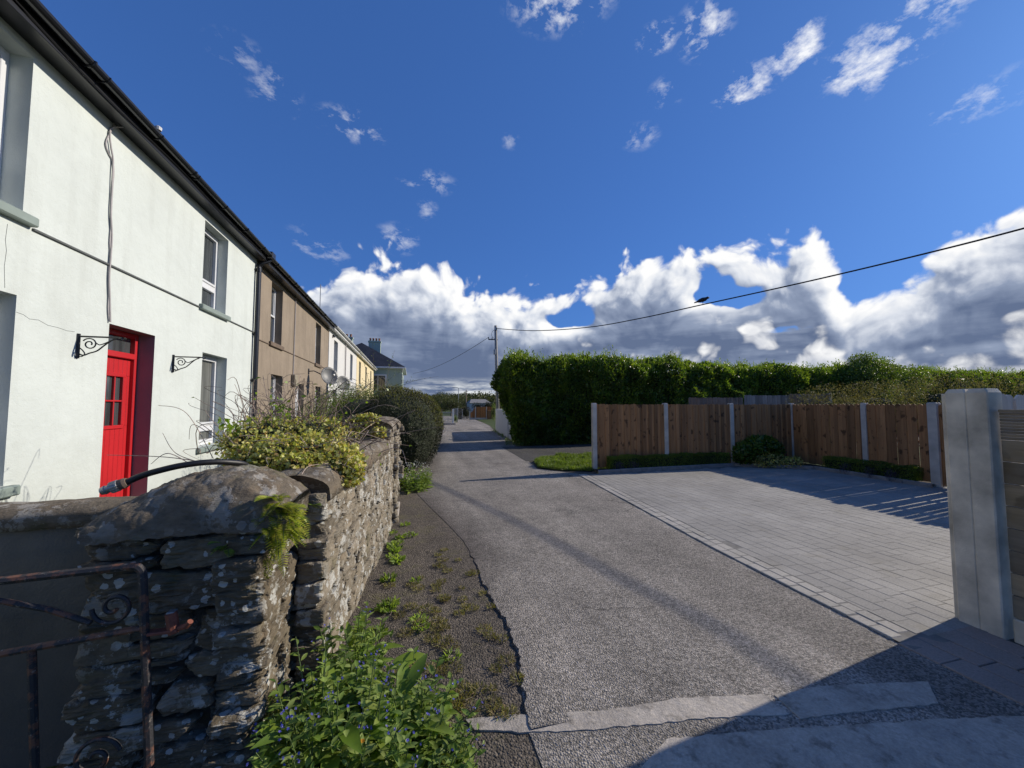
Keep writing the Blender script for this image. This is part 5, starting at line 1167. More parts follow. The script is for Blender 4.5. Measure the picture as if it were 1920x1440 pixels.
# --- loose bushes in the front gardens
def bush(label, blobs, mat, n, leaf, par_name='garden_bush', cat='bush', sprigs=0, sp_h=.7, seed=0, kcore=.6, noise=.35, group=None, lw=.45, extra=None):
    c0 = np.array(blobs[0][0]); t = thing(par_name, label, cat, (c0[0], c0[1], 0), group); parts = []; core = MB(); tot = sum(b[1][0] * b[1][2] for b in blobs)
    for c, r in blobs:
        P, N = blob_points(int(n * r[0] * r[2] / tot), c, r, noise, 1.6, seed, .5, .05); parts.append(cloud_leaves(P, N, leaf, leaf * lw, .4, .9)); blob_mesh(core, c, r, noise, 1.6, seed, kcore * .8)
    st = MB(); r_ = random.Random(seed)
    for i in range(sprigs):
        c, r = blobs[i % len(blobs)]; a = r_.uniform(0, 6.28); s = np.array(c) + np.array([math.cos(a) * r[0] * .5, math.sin(a) * r[1] * .5, r[2] * .5]); h = r_.uniform(.4, 1) * sp_h; dx, dy = r_.uniform(-.5, .5) * h, r_.uniform(-.4, .4) * h
        pts = [s + np.array([dx * q * q, dy * q * q, h * (q - .35 * q * q)]) * 1.4 for q in np.linspace(0, 1, 7)]; st.tube(pts, np.linspace(.009, .003, 7), 5)
        Q = np.array([pts[0] + (pts[-1] - pts[0]) * u for u in rng.random(14)]) * 0; Q = np.array([pts[min(6, int(u * 7))] + rng.normal(size=3) * .015 for u in rng.random(16)])
        parts.append(cloud_leaves(Q, rdir(len(Q)), leaf * .9, leaf * .4, .6, .9))
    leafobj('foliage', parts, mat, t); core.build('shade_core', 'hedge_core', t)  # core is an added solid filler that blocks light behind the leaves
    if sprigs: st.build('stems', 'twig', t)
    return t
bush('mid green loose bush in front of the dishes on the cottages', [((-2.3, 12.3, .9), (1.0, 1.3, 1.0)), ((-1.5, 13.6, 1.1), (.9, 1.4, 1.15)), ((-2.4, 14.2, 1.0), (.9, 1.1, 1.1))], 'bush_leaf', 20000, .05, sprigs=26, sp_h=.6, seed=4)
t = bush('pale flowering bush growing against the plain white cottage', [((-2.7, 16.6, 1.2), (.9, 1.3, 1.25)), ((-2.4, 18.2, 1.3), (.9, 1.5, 1.3))], 'bush_leaf', 10000, .06, sprigs=14, sp_h=.7, seed=6)
P, N = blob_points(1100, (-2.6, 16.4, 1.3), (1.0, 1.3, 1.3), .35, 1.6, 6, .15, .8); leafobj('blossoms', [cloud_leaves(P, N, .05, .05, .3, 1)], 'white_petal', t)
t = bush('tall straggly bush with arching sprays in front of the green house', [((-1.5, 16.0, 1.2), (.9, 1.2, 1.25)), ((-.9, 17.5, 1.1), (.9, 1.5, 1.15)), ((-.7, 21.5, 1.2), (.9, 2.0, 1.3))], 'bush_leaf', 13000, .06, sprigs=22, sp_h=1.0, seed=8, noise=.5)
m = MB(); lf = []
for (s, h, dx) in (((-1.2, 15.5, 1.8), 1.25, .9), ((-1.0, 15.8, 1.8), 1.6, .35), ((-1.3, 15.4, 1.8), .9, 1.6), ((-1.5, 15.6, 1.9), 1.5, -.5), ((-1.0, 16.0, 1.8), 1.1, 2.1), ((-1.4, 15.9, 1.8), 1.8, -.1)):
    pts = [np.array(s) + np.array([dx * q ** 1.6, .2 * q, h * (1.5 * q - .55 * q * q * (1 if abs(dx) > .8 else .4))]) for q in np.linspace(0, 1, 12)]; m.tube(pts, np.linspace(.010, .003, 12), 5)
    Q = np.array([pts[int(u * 11)] + rng.normal(size=3) * .04 for u in rng.random(40)]); lf.append(cloud_leaves(Q, rdir(40), .06, .03, .5, .9))
m.build('sprays', 'twig', t); leafobj('spray_leaves', lf, 'bush_leaf', t)
bush('low shadowed bush behind the twigs beside the brown cottage', [((-1.9, 8.6, .75), (.7, 1.2, .8)), ((-1.5, 10.2, .9), (.7, 1.3, .95))], 'bush_leaf', 9000, .04, sprigs=12, sp_h=.5, seed=9)
# --- ivy on the wall coping, dead shrub behind it
iv = thing('ivy', 'yellow green variegated ivy heaped over the garden wall coping', 'ivy', (-.9, 3.2, 1.1))
parts = []; core = MB()
for (px, py, dep, rx, ry, rz, n) in ((470, 858, 2.75, .16, .2, .09, 450), (525, 850, 2.85, .27, .25, .13, 1000), (590, 848, 2.95, .25, .28, .15, 1000), (640, 868, 2.85, .16, .22, .13, 800), (655, 885, 2.8, .10, .16, .10, 450), (560, 872, 2.6, .16, .13, .08, 500), (510, 815, 3.5, .34, .35, .16, 700), (590, 815, 3.6, .30, .35, .17, 700), (460, 830, 3.3, .2, .25, .13, 300), (585, 893, 2.55, .07, .07, .07, 220)):
    c = dp(px, py, dep); P, N = blob_points(int(n * 1.9), c, (rx, ry, rz), .4, 3.5, 2, .5)
    parts.append(cloud_leaves(P, N, .031, .027, .1, .9, fold=.12)); blob_mesh(core, c, (rx, ry, rz), .4, 3.5, 2, .62, 16, 10)
leafobj('leaves', parts, 'ivy_leaf', iv); core.build('foliage', 'hedge_core', iv)  # second mesh is a solid dark core added under the ivy leaves to block light
m = MB(); r_ = random.Random(3)
for i in range(60):
    s = dp(r_.uniform(430, 660), r_.uniform(820, 880), r_.uniform(2.6, 3.2)); a = r_.uniform(0, 6.28); L = r_.uniform(.1, .3)
    m.tube(smooth_path([s, s + np.array([math.cos(a) * L * .5, math.sin(a) * L * .5, r_.uniform(0, .06)]), s + np.array([math.cos(a + .4) * L, math.sin(a + .4) * L, r_.uniform(-.06, .08)])], 3), .0022, 4)
m.build('vines', 'pale_twig', iv)
ds = thing('dead_shrub', 'tangled bare brown shrub behind the ivy with a few fresh leaves', 'shrub', (-1.3, 4.3, .4))
m = MB(); m2 = MB(); r_ = random.Random(12); lf = []
for i in range(240):
    px0 = r_.gauss(540, 60); dep = r_.uniform(3.4, 4.6); s = dp(px0, 850, dep); px1 = px0 + r_.gauss(15, 60); py1 = r_.uniform(700, 815) + abs(px0 - 530) * .35; e = dp(px1, py1, dep + r_.uniform(-.3, .3))
    mid = (s + e) / 2 + np.array([r_.uniform(-.1, .1), r_.uniform(-.1, .1), r_.uniform(.02, .14)]); e2 = e + np.array([r_.uniform(-.12, .22), r_.uniform(-.1, .1), r_.uniform(-.14, .05)])
    (m if r_.random() < .4 else m2).tube(smooth_path([s, mid, e, e2], 4), np.linspace(.0045, .0016, 13), 4)
    if r_.random() < .22: lf.append(e2)
for (px0, py0, px1, py1, px2, py2, dep) in ((390, 868, 310, 857, 200, 853, 2.75), (385, 870, 330, 850, 305, 812, 2.9), (400, 860, 350, 775, 297, 760, 3.2), (360, 872, 315, 850, 283, 870, 2.6), (560, 850, 600, 760, 655, 720, 4.2), (470, 840, 455, 760, 440, 720, 3.6), (455, 850, 400, 790, 385, 770, 3.0), (540, 850, 530, 770, 490, 735, 4.0), (640, 850, 655, 800, 700, 790, 4.0), (610, 850, 640, 790, 665, 800, 4.0)):
    m2.tube(smooth_path([dp(px0, py0, dep), dp(px1, py1, dep), dp(px2, py2, dep)], 8), np.linspace(.004, .0018, 17), 4)
m.build('dark_twigs', 'twig', ds); m2.build('pale_twigs', 'pale_twig', ds)
for (px, py, dep, n, s) in ((412, 795, 3.0, 14, .03), (430, 800, 3.1, 12, .03), (447, 808, 3.2, 14, .03), (520, 765, 3.6, 30, .05), (516, 785, 3.5, 30, .045)):
    c = dp(px, py, dep); lf += [c + rng.normal(size=3) * s * np.array([1, 1, 1.1]) for _ in range(n)]
Q = np.array(lf); leafobj('fresh_leaves', [cloud_leaves(Q, rdir(len(Q)), .05, .03, .5, .9)], 'bright_leaf', ds)
t = thing('ivy', 'small ivy patch on the shaded top of the taller stone pier', 'ivy', (-.7, 5.2, 1.2)); parts = []
for (px, py, dep, r) in ((690, 788, 4.95, (.16, .12, .07)), (668, 800, 4.9, (.14, .14, .12)), (710, 812, 4.75, (.08, .06, .06)), (660, 830, 4.7, (.16, .12, .12))):
    P, N = blob_points(260, dp(px, py, dep), r, .3, 3, 3, .5); parts.append(cloud_leaves(P, N, .045, .036, .2, .9))
leafobj('leaves', parts, 'ivy_leaf', t)
# --- ferns, moss on the pier
def fern(label, base, out, n, L, mat='fern_leaf', seed=0, name='fern'):
    t = thing(name, label, 'fern', tuple(base)); r_ = random.Random(seed); parts = []; st = MB(); base = np.array(base)
    for i in range(n):
        d = unit(np.array(out) + np.array([r_.gauss(0, .5), r_.gauss(0, .35), r_.gauss(.25, .45)])); l = L * r_.uniform(.5, 1.1); s = base + np.array([r_.gauss(0, .018), r_.gauss(0, .018), r_.gauss(0, .05 if n > 12 else .015)])
        pts = [s + d * l * q + np.array([0, 0, -.45 * l * q * q]) for q in np.linspace(0, 1, 9)]; st.tube(pts, .0013, 4); sd = unit(np.cross(d, [0, 0, 1.])); C = []; D2 = []; LL = []
        for j in range(2, 18):
            q = j / 18; p = s + d * l * q + np.array([0, 0, -.45 * l * q * q])
            for g_ in (-1, 1): C.append(p); D2.append(sd * g_ + d * .5); LL.append(l * .26 * math.sin(math.pi * (q * .9 + .08)) + .004)
        parts.append(leaf_quads(np.array(C), np.array(D2), np.tile([0, 0, 1.], (len(C), 1)), np.array(LL), np.array(LL) * .42, .05))
    leafobj('fronds', parts, mat, t); st.build('stalks', 'green_stem', t); return t
fern('bright yellow green fern and moss hanging down the sunny corner of the near pier', (-.645, 2.20, 1.10), (.6, -.45, -.2), 80, .16, seed=1)
fern('small green fern growing from a joint in the dark pier face', (-.83, 2.13, .985), (-.2, -.8, .1), 8, .07, 'weed_leaf', seed=2)
fern('green fern between the near pier and the sunlit garden wall', (-.62, 2.55, 1.07), (.7, -.4, .1), 7, .10, 'weed_leaf', seed=3)
ic = thing('ivy', 'small yellow ivy trail over the sunny top corner of the near pier', 'ivy', (-.62, 2.2, 1.1)); parts = []
for (px, py, dep, r, n) in ((528, 955, 2.03, (.045, .06, .07), 330), (515, 1000, 1.98, (.04, .05, .06), 260), (500, 1035, 1.96, (.03, .03, .035), 70), (540, 935, 2.15, (.04, .05, .03), 90), (560, 965, 2.12, (.03, .03, .03), 50)):
    P, N = blob_points(n, dp(px, py, dep), r, .4, 5, 3, .6); parts.append(cloud_leaves(P, N, .026, .018, .1, .9))
leafobj('leaves', parts, 'ivy_leaf', ic)
mo = thing('moss', 'yellow green moss trailing down the sunny edge of the near pier', 'moss', (-.65, 2.2, .1)); parts = []
for (x, y, z, r, n) in ((-.648, 2.17, 1.02, (.02, .04, .07), 500), (-.645, 2.2, .93, (.02, .04, .06), 380), (-.65, 2.15, 1.12, (.03, .04, .05), 300), (-.63, 2.20, .16, (.03, .06, .09), 1100), (-.64, 2.22, .02, (.04, .08, .10), 1200), (-.66, 2.15, .86, (.02, .02, .05), 200)):
    P, N = blob_points(n, (x, y, z), r, .3, 6, 3, .4); parts.append(cloud_leaves(P, N, .011, .006, .3, 1))
leafobj('cushions', parts, 'moss_leaf', mo)
# --- blue-flowered weeds at the wall foot
def alkanet(label, c, rx, ry, h, nst, seed, big=6, flowers=1.0, lsz=1.0):
    t = thing('flowering_weed', label, 'wild plant', (c[0], c[1], 0)); r_ = np.random.default_rng(seed); st = MB(); C = []; D2 = []; NN = []; LL = []; WW = []; fl = []
    for i in range(nst):
        a = r_.uniform(0, 6.28); q = math.sqrt(r_.random()); b = np.array([c[0] + rx * q * math.cos(a), c[1] + ry * q * math.sin(a), 0.01]); hh = h * r_.uniform(.55, 1.1) * (1 - .45 * q * q)
        tip = b + np.array([r_.normal() * .05 + .05 * math.cos(a), r_.normal() * .05 + .04 * math.sin(a), hh]); mid = (b + tip) / 2 + np.array([r_.normal() * .015, r_.normal() * .015, 0])
        st.tube([b, mid, tip], [.004, .003, .002], 5); k = int(9 + hh * 26)
        for j in range(k):
            u = (j + .5) / k; p = b * (1 - u) + tip * u; ang = j * 2.4 + a; d = np.array([math.cos(ang), math.sin(ang), .15 + .5 * u]); L = lsz * (.105 * (1 - .62 * u) * r_.uniform(.7, 1.25)); C.append(p); D2.append(d); NN.append(np.array([0, 0, 1.]) + r_.normal(size=3) * .25); LL.append(L); WW.append(L * .46)
        if r_.random() < .38 * flowers:
            for _ in range(r_.integers(1, 6)):
                f = tip + r_.normal(size=3) * np.array([.014, .014, .016]) + np.array([0, 0, .006]); fl.append(f)
    leafobj('leaves', [leaf_fancy(np.array(C), np.array(D2), np.array(NN), np.array(LL), np.array(WW))], 'weed_leaf', t)
    st.build('stems', 'green_stem', t)
    if fl:
        PC = []; PD = []
        for f in fl:
            n_ = unit(r_.normal(size=3) * .5 + np.array([.3, -.2, .8])); s1 = unit(np.cross(n_, r_.normal(size=3))); s2 = np.cross(n_, s1)
            for q in range(5): PC.append(f); PD.append(math.cos(q * 1.2566) * s1 + math.sin(q * 1.2566) * s2 + n_ * .3)
        PC = np.array(PC); leafobj('blossoms', [leaf_quads(PC, np.array(PD), np.tile([0, 0, 1.], (len(PC), 1)), .0075, .0065, .05)], 'blue_petal', t)
    if big:
        C = []; D2 = []
        for i in range(big): a = r_.uniform(0, 6.28); C.append(np.array([c[0] + rx * .6 * math.cos(a), c[1] + ry * .6 * math.sin(a), h * r_.uniform(.1, .5)])); D2.append(np.array([math.cos(a) * .7 + .1, math.sin(a) * .7 - .2, .55]))
        C = np.array(C); leafobj('broad_leaves', [leaf_fancy(C, np.array(D2), np.tile([0, 0, 1.], (big, 1)) + rdir(big) * .3, r_.uniform(.15, .24, big) * lsz, r_.uniform(.06, .085, big) * lsz, .12, .35)], 'bright_leaf', t)
    return t
alkanet('leafy weed clump with small blue flowers filling the foot of the near pier', (-.33, 2.06), .24, .24, .44, 70, 1, 12)
alkanet('blue flowered weed clump spilling over the verge in the foreground', (-.05, 2.02), .22, .26, .32, 62, 2, 6)
alkanet('tall blue flowered weed against the base of the sunlit garden wall', (-.31, 2.50), .14, .16, .46, 26, 3, 3)
alkanet('small pale weed clump at the tip of the verge beside the concrete strip', (.13, 1.80), .12, .14, .18, 26, 4, 0, .4, .7)
od = thing('dock_plant', 'dock plant with one broad pale leaf standing over blue flowered weeds', 'wild plant', (-.06, 2.3, 0))
C = np.array([[-.10, 2.30, .20], [-.08, 2.27, .08]]); leafobj('leaves', [leaf_fancy(C, np.array([[.85, .12, .32], [.2, -.5, .5]]), np.array([[-.3, -.45, .8], [0, 0, 1]]), np.array([.20, .13]), np.array([.085, .055]), .1, .3)], 'bright_leaf', od)
of_ = thing('orange_flower', 'single small orange flower among the foreground weeds', 'flower', (-.2, 1.8, .2)); c = dp(679, 1391, 1.62)
leafobj('petals', [leaf_quads(np.tile(c, (9, 1)), np.array([[math.cos(i * .7), math.sin(i * .7), .35] for i in range(9)]), np.tile([0, 0, 1.], (9, 1)), .014, .010, .05)], 'orange_petal', of_); MB().tube([tuple(c), tuple(c + np.array([.01, .01, -.12])), (c[0] + .01, c[1] + .02, 0)], .0018, 5).build('stem', 'green_stem', of_)
def tufts(name, label, spots, mat, blade, n, cat='wild plant', wd=.14, kind=None):
    parts = []
    for (x, y, r) in spots:
        k = int(n * r / .05); a = rng.uniform(0, 6.28, k); q = np.sqrt(rng.random(k)) * r; C = np.stack([x + q * np.cos(a), y + q * np.sin(a), np.full(k, .008)], 1)
        d = np.stack([np.cos(a) * .7, np.sin(a) * .7, rng.uniform(.2, 1.1, k)], 1) + rdir(k) * .35; d[:, 2] = np.abs(d[:, 2]); L = blade * rng.uniform(.5, 1.3, k)
        parts.append(leaf_quads(C, d, unit(rdir(k) + np.array([0, 0, .4])), L, L * wd, .1, .2))
    V, F = join_vf(parts); o = link_mesh(name, V, F, mat); return tag(o, label, cat if kind is None else None, None, kind)
sp = [(-.20 + rng.normal() * .03 + (y - 3) * .04, y, rng.uniform(.03, .07)) for y in np.array([3.0, 3.35, 3.42, 3.9, 4.3, 4.36, 4.6, 4.68, 4.8, 5.05])]
tufts('wall_foot_weeds', 'line of small green weeds along the foot of the sunlit wall', sp, 'weed_leaf', .05, 60, wd=.4)
sp = [tuple(gp(px, py)[:2]) + (r,) for px, py, r in ((785, 1105, .05), (800, 1145, .07), (770, 1140, .05), (790, 1172, .06), (830, 1205, .07), (845, 1215, .06), (810, 1200, .05), (850, 1255, .06), (870, 1300, .07), (855, 1310, .05), (880, 1330, .06), (905, 1115, .03), (920, 1140, .03), (940, 1200, .04), (950, 1240, .05), (970, 1275, .04), (760, 1190, .05), (730, 1100, .05), (820, 1180, .05), (955, 1340, .04))]
sp += [tuple(gp(u_, v_)[:2]) + (rng.uniform(.02, .055),) for u_, v_ in [(rng.uniform(735 + (1340 - q_) * .06, 905 + (q_ - 1050) * .12), q_) for q_ in rng.uniform(1030, 1345, 46)]]
tufts('verge_moss', 'dry yellow moss and grass tufts scattered over the gravelly verge', sp, 'dry_tuft', .024, 150, wd=.2, kind='stuff')
sp = [tuple(gp(px, py)[:2]) + (r,) for px, py, r in ((785, 1165, .06), (790, 1180, .05), (848, 1235, .05), (770, 1005, .08), (735, 1000, .06), (735, 1045, .05), (745, 1020, .07), (760, 985, .06), (780, 1090, .04))]
tufts('verge_weeds', 'small green weed tufts growing through the verge beside the wall', sp, 'weed_leaf', .035, 60, wd=.35)
t = alkanet('bushy white flowered weed at the foot of the dark hedge', (.10, 8.1), .30, .55, .45, 46, 9, 0, 0, 1.2)
P, N = blob_points(200, (.1, 8.1, .34), (.32, .5, .18), .3, 2, 2, .4); leafobj('blossoms', [cloud_leaves(P, N, .022, .022, .5, .9)], 'white_petal', t)
# dead twigs and bits lying on the verge
m = MB(); r_ = random.Random(8)
for i in range(60):
    px, py = r_.uniform(700, 980), r_.uniform(1000, 1340); 
    if px < 640 + (1340 - py) * .28: continue
    c = gp(px, py); a = r_.uniform(0, 6.28); L = r_.uniform(.02, .09); d = np.array([math.cos(a), math.sin(a), 0]); w = np.array([-d[1], d[0], 0]) * r_.uniform(-.02, .02)
    m.tube(smooth_path([c + np.array([0, 0, .018]), c + d * L * .5 + w + np.array([0, 0, .022]), c + d * L + np.array([0, 0, .018])], 3), .0014, 4)
tag(m.build('fallen_twigs', 'pale_twig'), 'thin pale fallen twigs strewn over the verge', None, None, 'stuff')
# --- driveway planting
def low_hedge(label, lo, hi, n):
    t = thing('box_hedge', label, 'hedge', ((lo[0] + hi[0]) / 2, (lo[1] + hi[1]) / 2, .06)); P, N = box_points(n, lo, hi, [(1, 0, 3 if hi[0] - lo[0] > 1 else .7), (2, 1, 3), (0, 0, .7 if hi[0] - lo[0] > 1 else 3)], .08, .035, 3, 8)
    leafobj('foliage', [cloud_leaves(P, N, .028, .017, .5, .8)], 'box_leaf', t); MB().box((lo[0] + .05, lo[1] + .05, .06), (hi[0] - .05, hi[1] - .05, hi[2] - .07)).build('shade_core', 'hedge_core', t)  # inner box added to keep light from passing through the leaves
low_hedge('low clipped box hedge along the back fence of the driveway', (4.78, 8.60, .08), (8.35, 8.84, .37), 12000)
low_hedge('low clipped box hedge along the right fence of the driveway', (10.06, 5.65, .08), (10.32, 7.5, .36), 6000)
bush('dark green rounded shrub in the corner of the driveway bed', [((9.25, 8.45, .42), (.62, .30, .40)), ((8.75, 8.5, .35), (.4, .22, .32))], 'laurel_leaf', 3600, .09, 'corner_shrub', 'shrub', seed=21, noise=.2, lw=.6)
bush('low variegated yellow green shrub in front of the dark corner shrub', [((9.2, 8.18, .16), (.48, .24, .22)), ((9.65, 7.95, .14), (.3, .2, .18))], 'ivy_leaf', 1700, .06, 'variegated_shrub', 'shrub', seed=22, noise=.25, lw=.5)
for i, (x, y) in enumerate(((4.95, 8.56), (5.35, 8.57), (10.03, 6.9), (10.03, 6.4), (10.02, 6.0))):
    t = thing('lavender', ('purple lavender clump at the left end of the driveway bed', 'small lavender clump second from the left end of the driveway bed', 'purple lavender in the right bed nearest the corner shrub', 'purple lavender in the middle of the right bed', 'purple lavender in the right bed nearest the wide concrete post')[i], 'plant', (x, y, .06), 'lavender along the driveway bed')
    P, N = blob_points(330, (x, y, .12), (.16, .10, .13), .3, 3, 2, .6); leafobj('foliage', [cloud_leaves(P, N, .05, .008, 1.4, .5)], 'lavender_leaf', t)
bush('wide brown green heath bush rising behind the right fence', [((12.3, 8.9, 1.5), (1.3, .9, .75)), ((13.6, 8.4, 1.65), (1.3, .9, .78)), ((14.8, 7.6, 1.75), (1.2, .9, .8)), ((11.6, 7.6, 1.3), (.9, .9, .62)), ((16.3, 7.2, 1.7), (1.4, 1.0, .8)), ((13, 9.6, .9), (1.5, .8, .9))], 'heath_leaf', 30000, .06, 'heath_bush', 'bush', sprigs=40, sp_h=.25, seed=31, noise=.4, lw=.3, kcore=.35)
def tree(label, base, h, crown, n, leaf, mat, seed, name='garden_tree', group=None, tr=.12):
    t = thing(name, label, 'tree', tuple(base), group); r_ = random.Random(seed); parts = []; m = MB(); b = np.array(base, float); ch = np.array([b[0], b[1], b[2] + h * .45])
    m.tube([b + np.array([0, 0, -.1]), (b + ch) / 2 + np.array([.04, 0, 0]), ch], [tr, tr * .8, tr * .6], 8)
    for (dx, dy, dz, r) in crown:
        c = b + np.array([dx, dy, dz]); m.tube([ch, (ch + c) / 2 + np.array([0, 0, .05 * h]), c], [tr * .5, tr * .3, tr * .12], 6)
        P, N = blob_points(n, c, (r, r, r * .85), .45, 1.4 / r, seed, .6); parts.append(cloud_leaves(P, N, leaf, leaf * .5, .4, .9))
    leafobj('crown', parts, mat, t); m.build('trunk', 'twig', t); return t
tree('dark green tree rising above the right end of the laurel hedge', (23.3, 14.6, 0), 4.4, [(0, 0, 3.2, 1.1), (.9, .2, 3.3, .9), (-.9, 0, 2.9, .9), (.2, .5, 3.8, .75), (1.9, .3, 3.0, .9), (3.2, .3, 2.9, 1.0), (-.2, -.2, 2.2, 1.0)], 2600, .11, 'bush_leaf', 41)
# --- grass
def grass(name, label, poly, n, blade, mat='grass_blade', wd=.10):
    P = np.array(poly); lo, hi = P.min(0), P.max(0); q = lo + (hi - lo) * rng.random((n, 2)); ins = np.zeros(n, bool)
    for (x0, y0), (x1, y1) in zip(P, np.roll(P, -1, 0)): ins ^= ((y0 > q[:, 1]) != (y1 > q[:, 1])) & (q[:, 0] < (x1 - x0) * (q[:, 1] - y0) / (y1 - y0 + 1e-12) + x0)
    q = q[ins]; k = len(q); C = np.stack([q[:, 0], q[:, 1], np.full(k, .0)], 1); C[:, 2] = .01 + .05 * np.maximum(vnoise(C, 2.5, 5, 2), 0)
    L = blade * rng.uniform(.5, 1.4, k) * (1 + .7 * vnoise(C, 3, 15, 2)); d = rdir(k) * .7; d[:, 2] = 1; V, F = leaf_quads(C, d, rdir(k), L, L * wd + .004, .1, .25); o = link_mesh(name, V, F, mat); o['label'] = label; o['kind'] = 'stuff'; return o
gpatch = [(3.25, 9.7), (3.6, 9.2), (4.44, 8.78), (4.44, 8.98), (10, 8.9), (10, 11.4), (5, 11.9), (4.0, 11.5), (3.45, 10.6)]
struct(MB().sheet(gpatch, .024).build('grass_verge_soil', 'field', origin=(0, 0, 0)))
grass('grass', 'bright green grass patch beside the first concrete fence post', gpatch[:4] + [(4.6, 9.0), (6, 9.0), (6, 11.7), (5, 11.9), (4.0, 11.5), (3.45, 10.6)], 26000, .09)
grass('grass', 'rough grass and weeds along the foot of the tall hedge and white wall', [(3.7, 15.2), (4.1, 14.9), (14, 14.8), (14, 15.3), (4.8, 15.3), (4.68, 18), (5.2, 24), (4.95, 24), (4.35, 18), (3.9, 15.8)], 14000, .12)
grass('grass', 'rough grass of the cottage front gardens behind the wall', [(-3.6, 2.8), (-1.0, 2.8), (-.9, 9), (-1.6, 43), (-3.6, 43)], 20000, .18)
# ------------------------------------------------------------------ far end of the road
simple('far_hill', (0.075, 0.095, 0.035), 0.95, 0.35, .05, .4, 0.5, .5)
m = MB(); V = []; nx, ny = 60, 8
for j in range(ny):
    for i in range(nx):
        x = -160 + 320 * i / (nx - 1); y = 150 + 45 * j; V.append((x, y, 6.5 * math.sin(min(1, j / 4) * math.pi / 2) * (.75 + .5 * math.exp(-((x - 42) / 45) ** 2)) - .06))
V = np.array(V); V[:, 2] += vnoise(V, .03, 4, 2) * 2.0 * np.clip((V[:, 1] - 150) / 60, 0, 1)
m.add(V, [(j * nx + i, j * nx + i + 1, (j + 1) * nx + i + 1, (j + 1) * nx + i) for j in range(ny - 1) for i in range(nx - 1)]); struct(m.build('hill', 'far_hill', smooth=True, origin=(0, 0, 0)))
r_ = random.Random(77); parts = []
for i in range(150):
    y = r_.uniform(110, 300); px = r_.uniform(740, 1000); d = ray(px, 745); x = d[0] / d[1] * y; z0 = -.05 if y < 150 else 6.5 * math.sin(min(1, (y - 150) / 180) * math.pi / 2) * .95; R_ = r_.uniform(1.6, 3.2)
    P, N = blob_points(200, (x, y, z0 + R_ * .7), (R_ * 1.5, R_, R_ * 1.05), .35, .6, i, .4); parts.append(cloud_leaves(P, N, .8, .5, .4, .9))
o = leafobj('distant_wood', parts, 'far_leaf', None); tag(o, 'distant wooded hillside beyond the end of the road', None, None, 'stuff')
fg = 'trees beyond the end of the road'
for i, (px, y, h) in enumerate(((846, 62, 3.0), (828, 70, 4.6), (815, 75, 4.2), (868, 85, 4.0))):
    d = ray(px, 745); x = d[0] / d[1] * y
    tree(('low green tree behind the far railings', 'rounded tree over the top of the clipped hedge', 'distant green tree left of the street lamp', 'grey green tree between the street lamp and far pole')[i], (x, y, 0), h, [(0, 0, h * .6, h * .35), (h * .3, 0, h * .5, h * .3), (-h * .3, .3, h * .5, h * .3)], 500, .22, 'far_leaf', 50 + i, 'far_tree', fg)
def at(px, y): d = ray(px, 760); return d[0] / d[1] * y
x0, x1 = at(882, 44.6), at(926, 44.6)
of = thing('orange_fence', 'bright orange timber fence closing the end of the road', 'fence', ((x0 + x1) / 2, 44.6, 0))
m = MB(); x = x0
while x < x1:
    zt = .75 + min(1, (x - x0) / .55) * .72; m.box((x, 44.6, .2), (x + .11, 44.63, zt), .003); x += .115
m.build('panel', 'orange_wood', of); MB().box((x0, 44.58, 0), (x1, 44.66, .195), .005).build('gravel_board', 'concrete_post', of)
for xx in (x0 - .06, x0 + .6, x1 - .9, x1): MB().box((xx - .05, 44.55, 0), (xx + .05, 44.66, 1.0 if xx < x0 else 1.5), .006).build('post', 'concrete_post', of)
MB().box((x1 - .8, 44.3, .05), (x1 - .2, 44.55, 1.0), .02).box((x1 - .83, 44.25, 1.001), (x1 - .17, 44.57, 1.08), .015).build('bin_store', 'stained_wood', of)
bush('dark clipped round hedge left of the orange fence', [((at(874, 46), 46, .75), (.65, .6, .95))], 'dark_hedge_leaf', 2500, .09, 'far_hedge', 'hedge', seed=71, noise=.1)
bush('dark climbing foliage along the top behind the orange fence', [((at(895, 47), 47, 1.5), (.8, .5, .5)), ((at(915, 47), 47, 1.6), (.8, .5, .5))], 'dark_hedge_leaf', 2200, .1, 'far_shrub', 'shrub', seed=72)
bush('narrow upright green shrub at the near end of the road corner', [((at(926, 40), 40, .9), (.28, .4, 1.0))], 'bush_leaf', 1500, .08, 'upright_shrub', 'shrub', seed=73, noise=.15)
rw2 = thing('far_stone_wall', 'grey stone wall with a white gatepost at the far left of the road', 'wall', (at(860, 46), 46, 0))
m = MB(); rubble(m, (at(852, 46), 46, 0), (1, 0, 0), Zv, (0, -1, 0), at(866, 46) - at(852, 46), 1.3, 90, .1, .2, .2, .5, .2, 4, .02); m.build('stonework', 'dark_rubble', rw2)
MB().box((at(866, 46), 45.9, 0), (at(868, 46), 46.2, 1.15), .01).build('gatepost', 'upvc', rw2)
rl = thing('railing', 'low white metal railing with square post beyond the clipped hedge', 'railing', (at(840, 33), 33, 0))
xa, xb = at(824, 33), at(848, 33); m = MB()
m.box((xa, 32.97, 1.02), (xb, 33.03, 1.08), .005); m.box((xa, 32.98, .22), (xb, 33.02, .26), .004); x = xa
while x < xb: m.box((x, 32.99, .26), (x + .02, 33.01, 1.02)); x += .11
m.build('bars', 'galvanised', rl); MB().box((xb, 32.9, 0), (xb + .14, 33.1, 1.32), .01).build('post', 'upvc', rl); MB().box((xa, 32.85, 0), (xb + .3, 33.2, .16), .01).build('plinth', 'concrete_patch', rl)
g9 = thing('metal_gate', 'pale grey metal driveway gate beyond the white railing post', 'gate', (at(853, 38), 38, 0)); m = MB(); xa, xb = at(849.5, 38), at(857, 38); x = xa
while x < xb: m.box((x, 38, .1), (x + .03, 38.03, 1.3)); x += .07
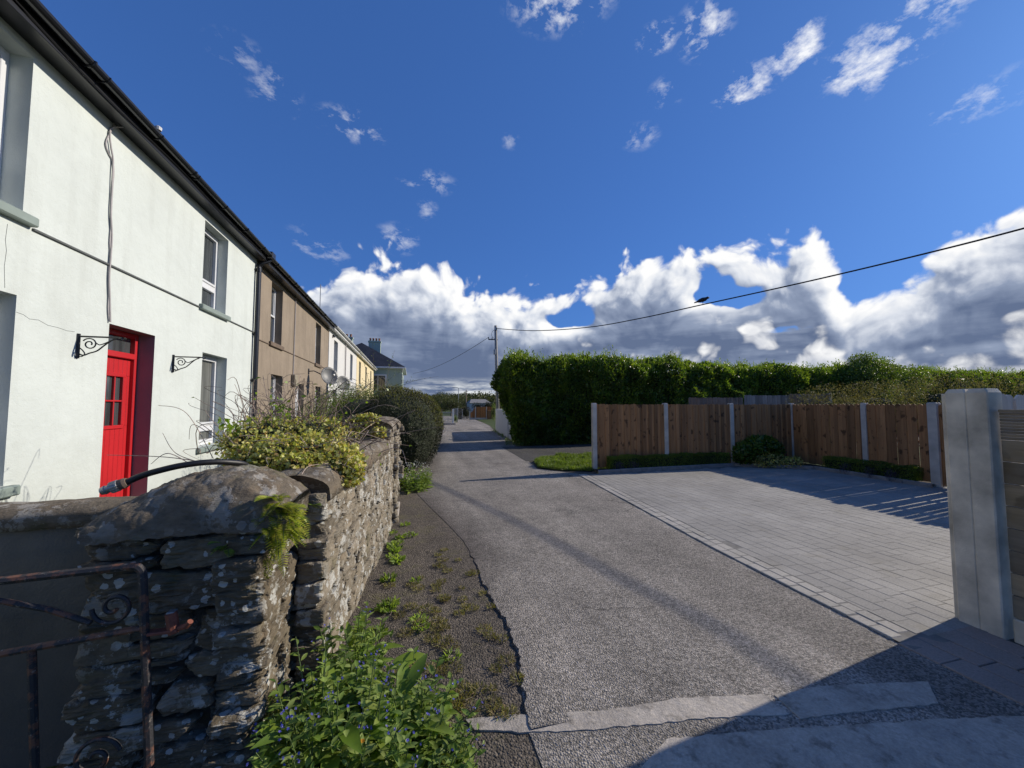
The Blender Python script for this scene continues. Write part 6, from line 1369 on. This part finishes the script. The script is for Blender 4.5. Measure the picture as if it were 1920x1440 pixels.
m.box((xa, 37.99, 1.25), (xb, 38.04, 1.33)); m.build('bars', 'galvanised', g9); MB().box((xb, 37.95, 0), (xb + .1, 38.1, 1.4), .01).build('post', 'galvanised', g9)
bush('potted pale green plant beside the far white railing', [((at(854, 34), 34, .45), (.24, .24, .35))], 'bush_leaf', 500, .06, 'small_shrub', 'shrub', seed=75, noise=.2)
lx, ly = at(859.5, 95), 95.0
lp = thing('street_lamp', 'slim grey street lamp far down the road with arm to the left', 'street lamp', (lx, ly, 0))
MB().tube([(lx, ly, 0), (lx, ly, 2.0), (lx, ly, 5.9)], [.13, .10, .07], 8).build('column', 'galvanised', lp); m = MB(); m.tube([(lx, ly, 5.85), (lx - .3, ly, 6.05), (lx - .9, ly, 6.1)], .05, 6); m.build('arm', 'galvanised', lp); MB().box((lx - 1.5, ly - .12, 6.04), (lx - .85, ly + .12, 6.17), .03).build('lamp_head', 'galvanised', lp)
qx = at(874, 80); p2 = thing('utility_pole', 'thin brown distant telegraph pole right of the street lamp', 'pole', (qx, 80, 0)); MB().tube([(qx, 80, 0), (qx, 80, 4.9)], [.12, .09], 8).build('shaft', 'old_wood', p2); MB().box((qx - .4, 79.9, 4.5), (qx + .4, 80.05, 4.58)).build('crossarm', 'old_wood', p2)
fb = thing('distant_bungalow', 'low white distant building behind the orange fence', 'house', (at(900, 75), 75, 0)); xa, xb = at(882, 75), at(919, 75)
MB().box((xa, 75, 0), (xb, 80, 2.1)).build('wall', 'cool_white_render', fb); m = MB(); m.add([(xa - .2, 74.8, 2.105), (xb + .2, 74.8, 2.105), (xb + .2, 80.2, 2.105), (xa - .2, 80.2, 2.105), (xa + .5, 77.5, 2.9), (xb - .5, 77.5, 2.9)], [(0, 1, 5, 4), (1, 2, 5), (2, 3, 4, 5), (3, 0, 4), (3, 2, 1, 0)]); m.build('roof', 'kerb_stone', fb)
m = MB(); m.box((at(913, 75), 74.96, .9), (at(917, 75), 75.02, 2.0)); m.build('window', 'window_glass', fb)
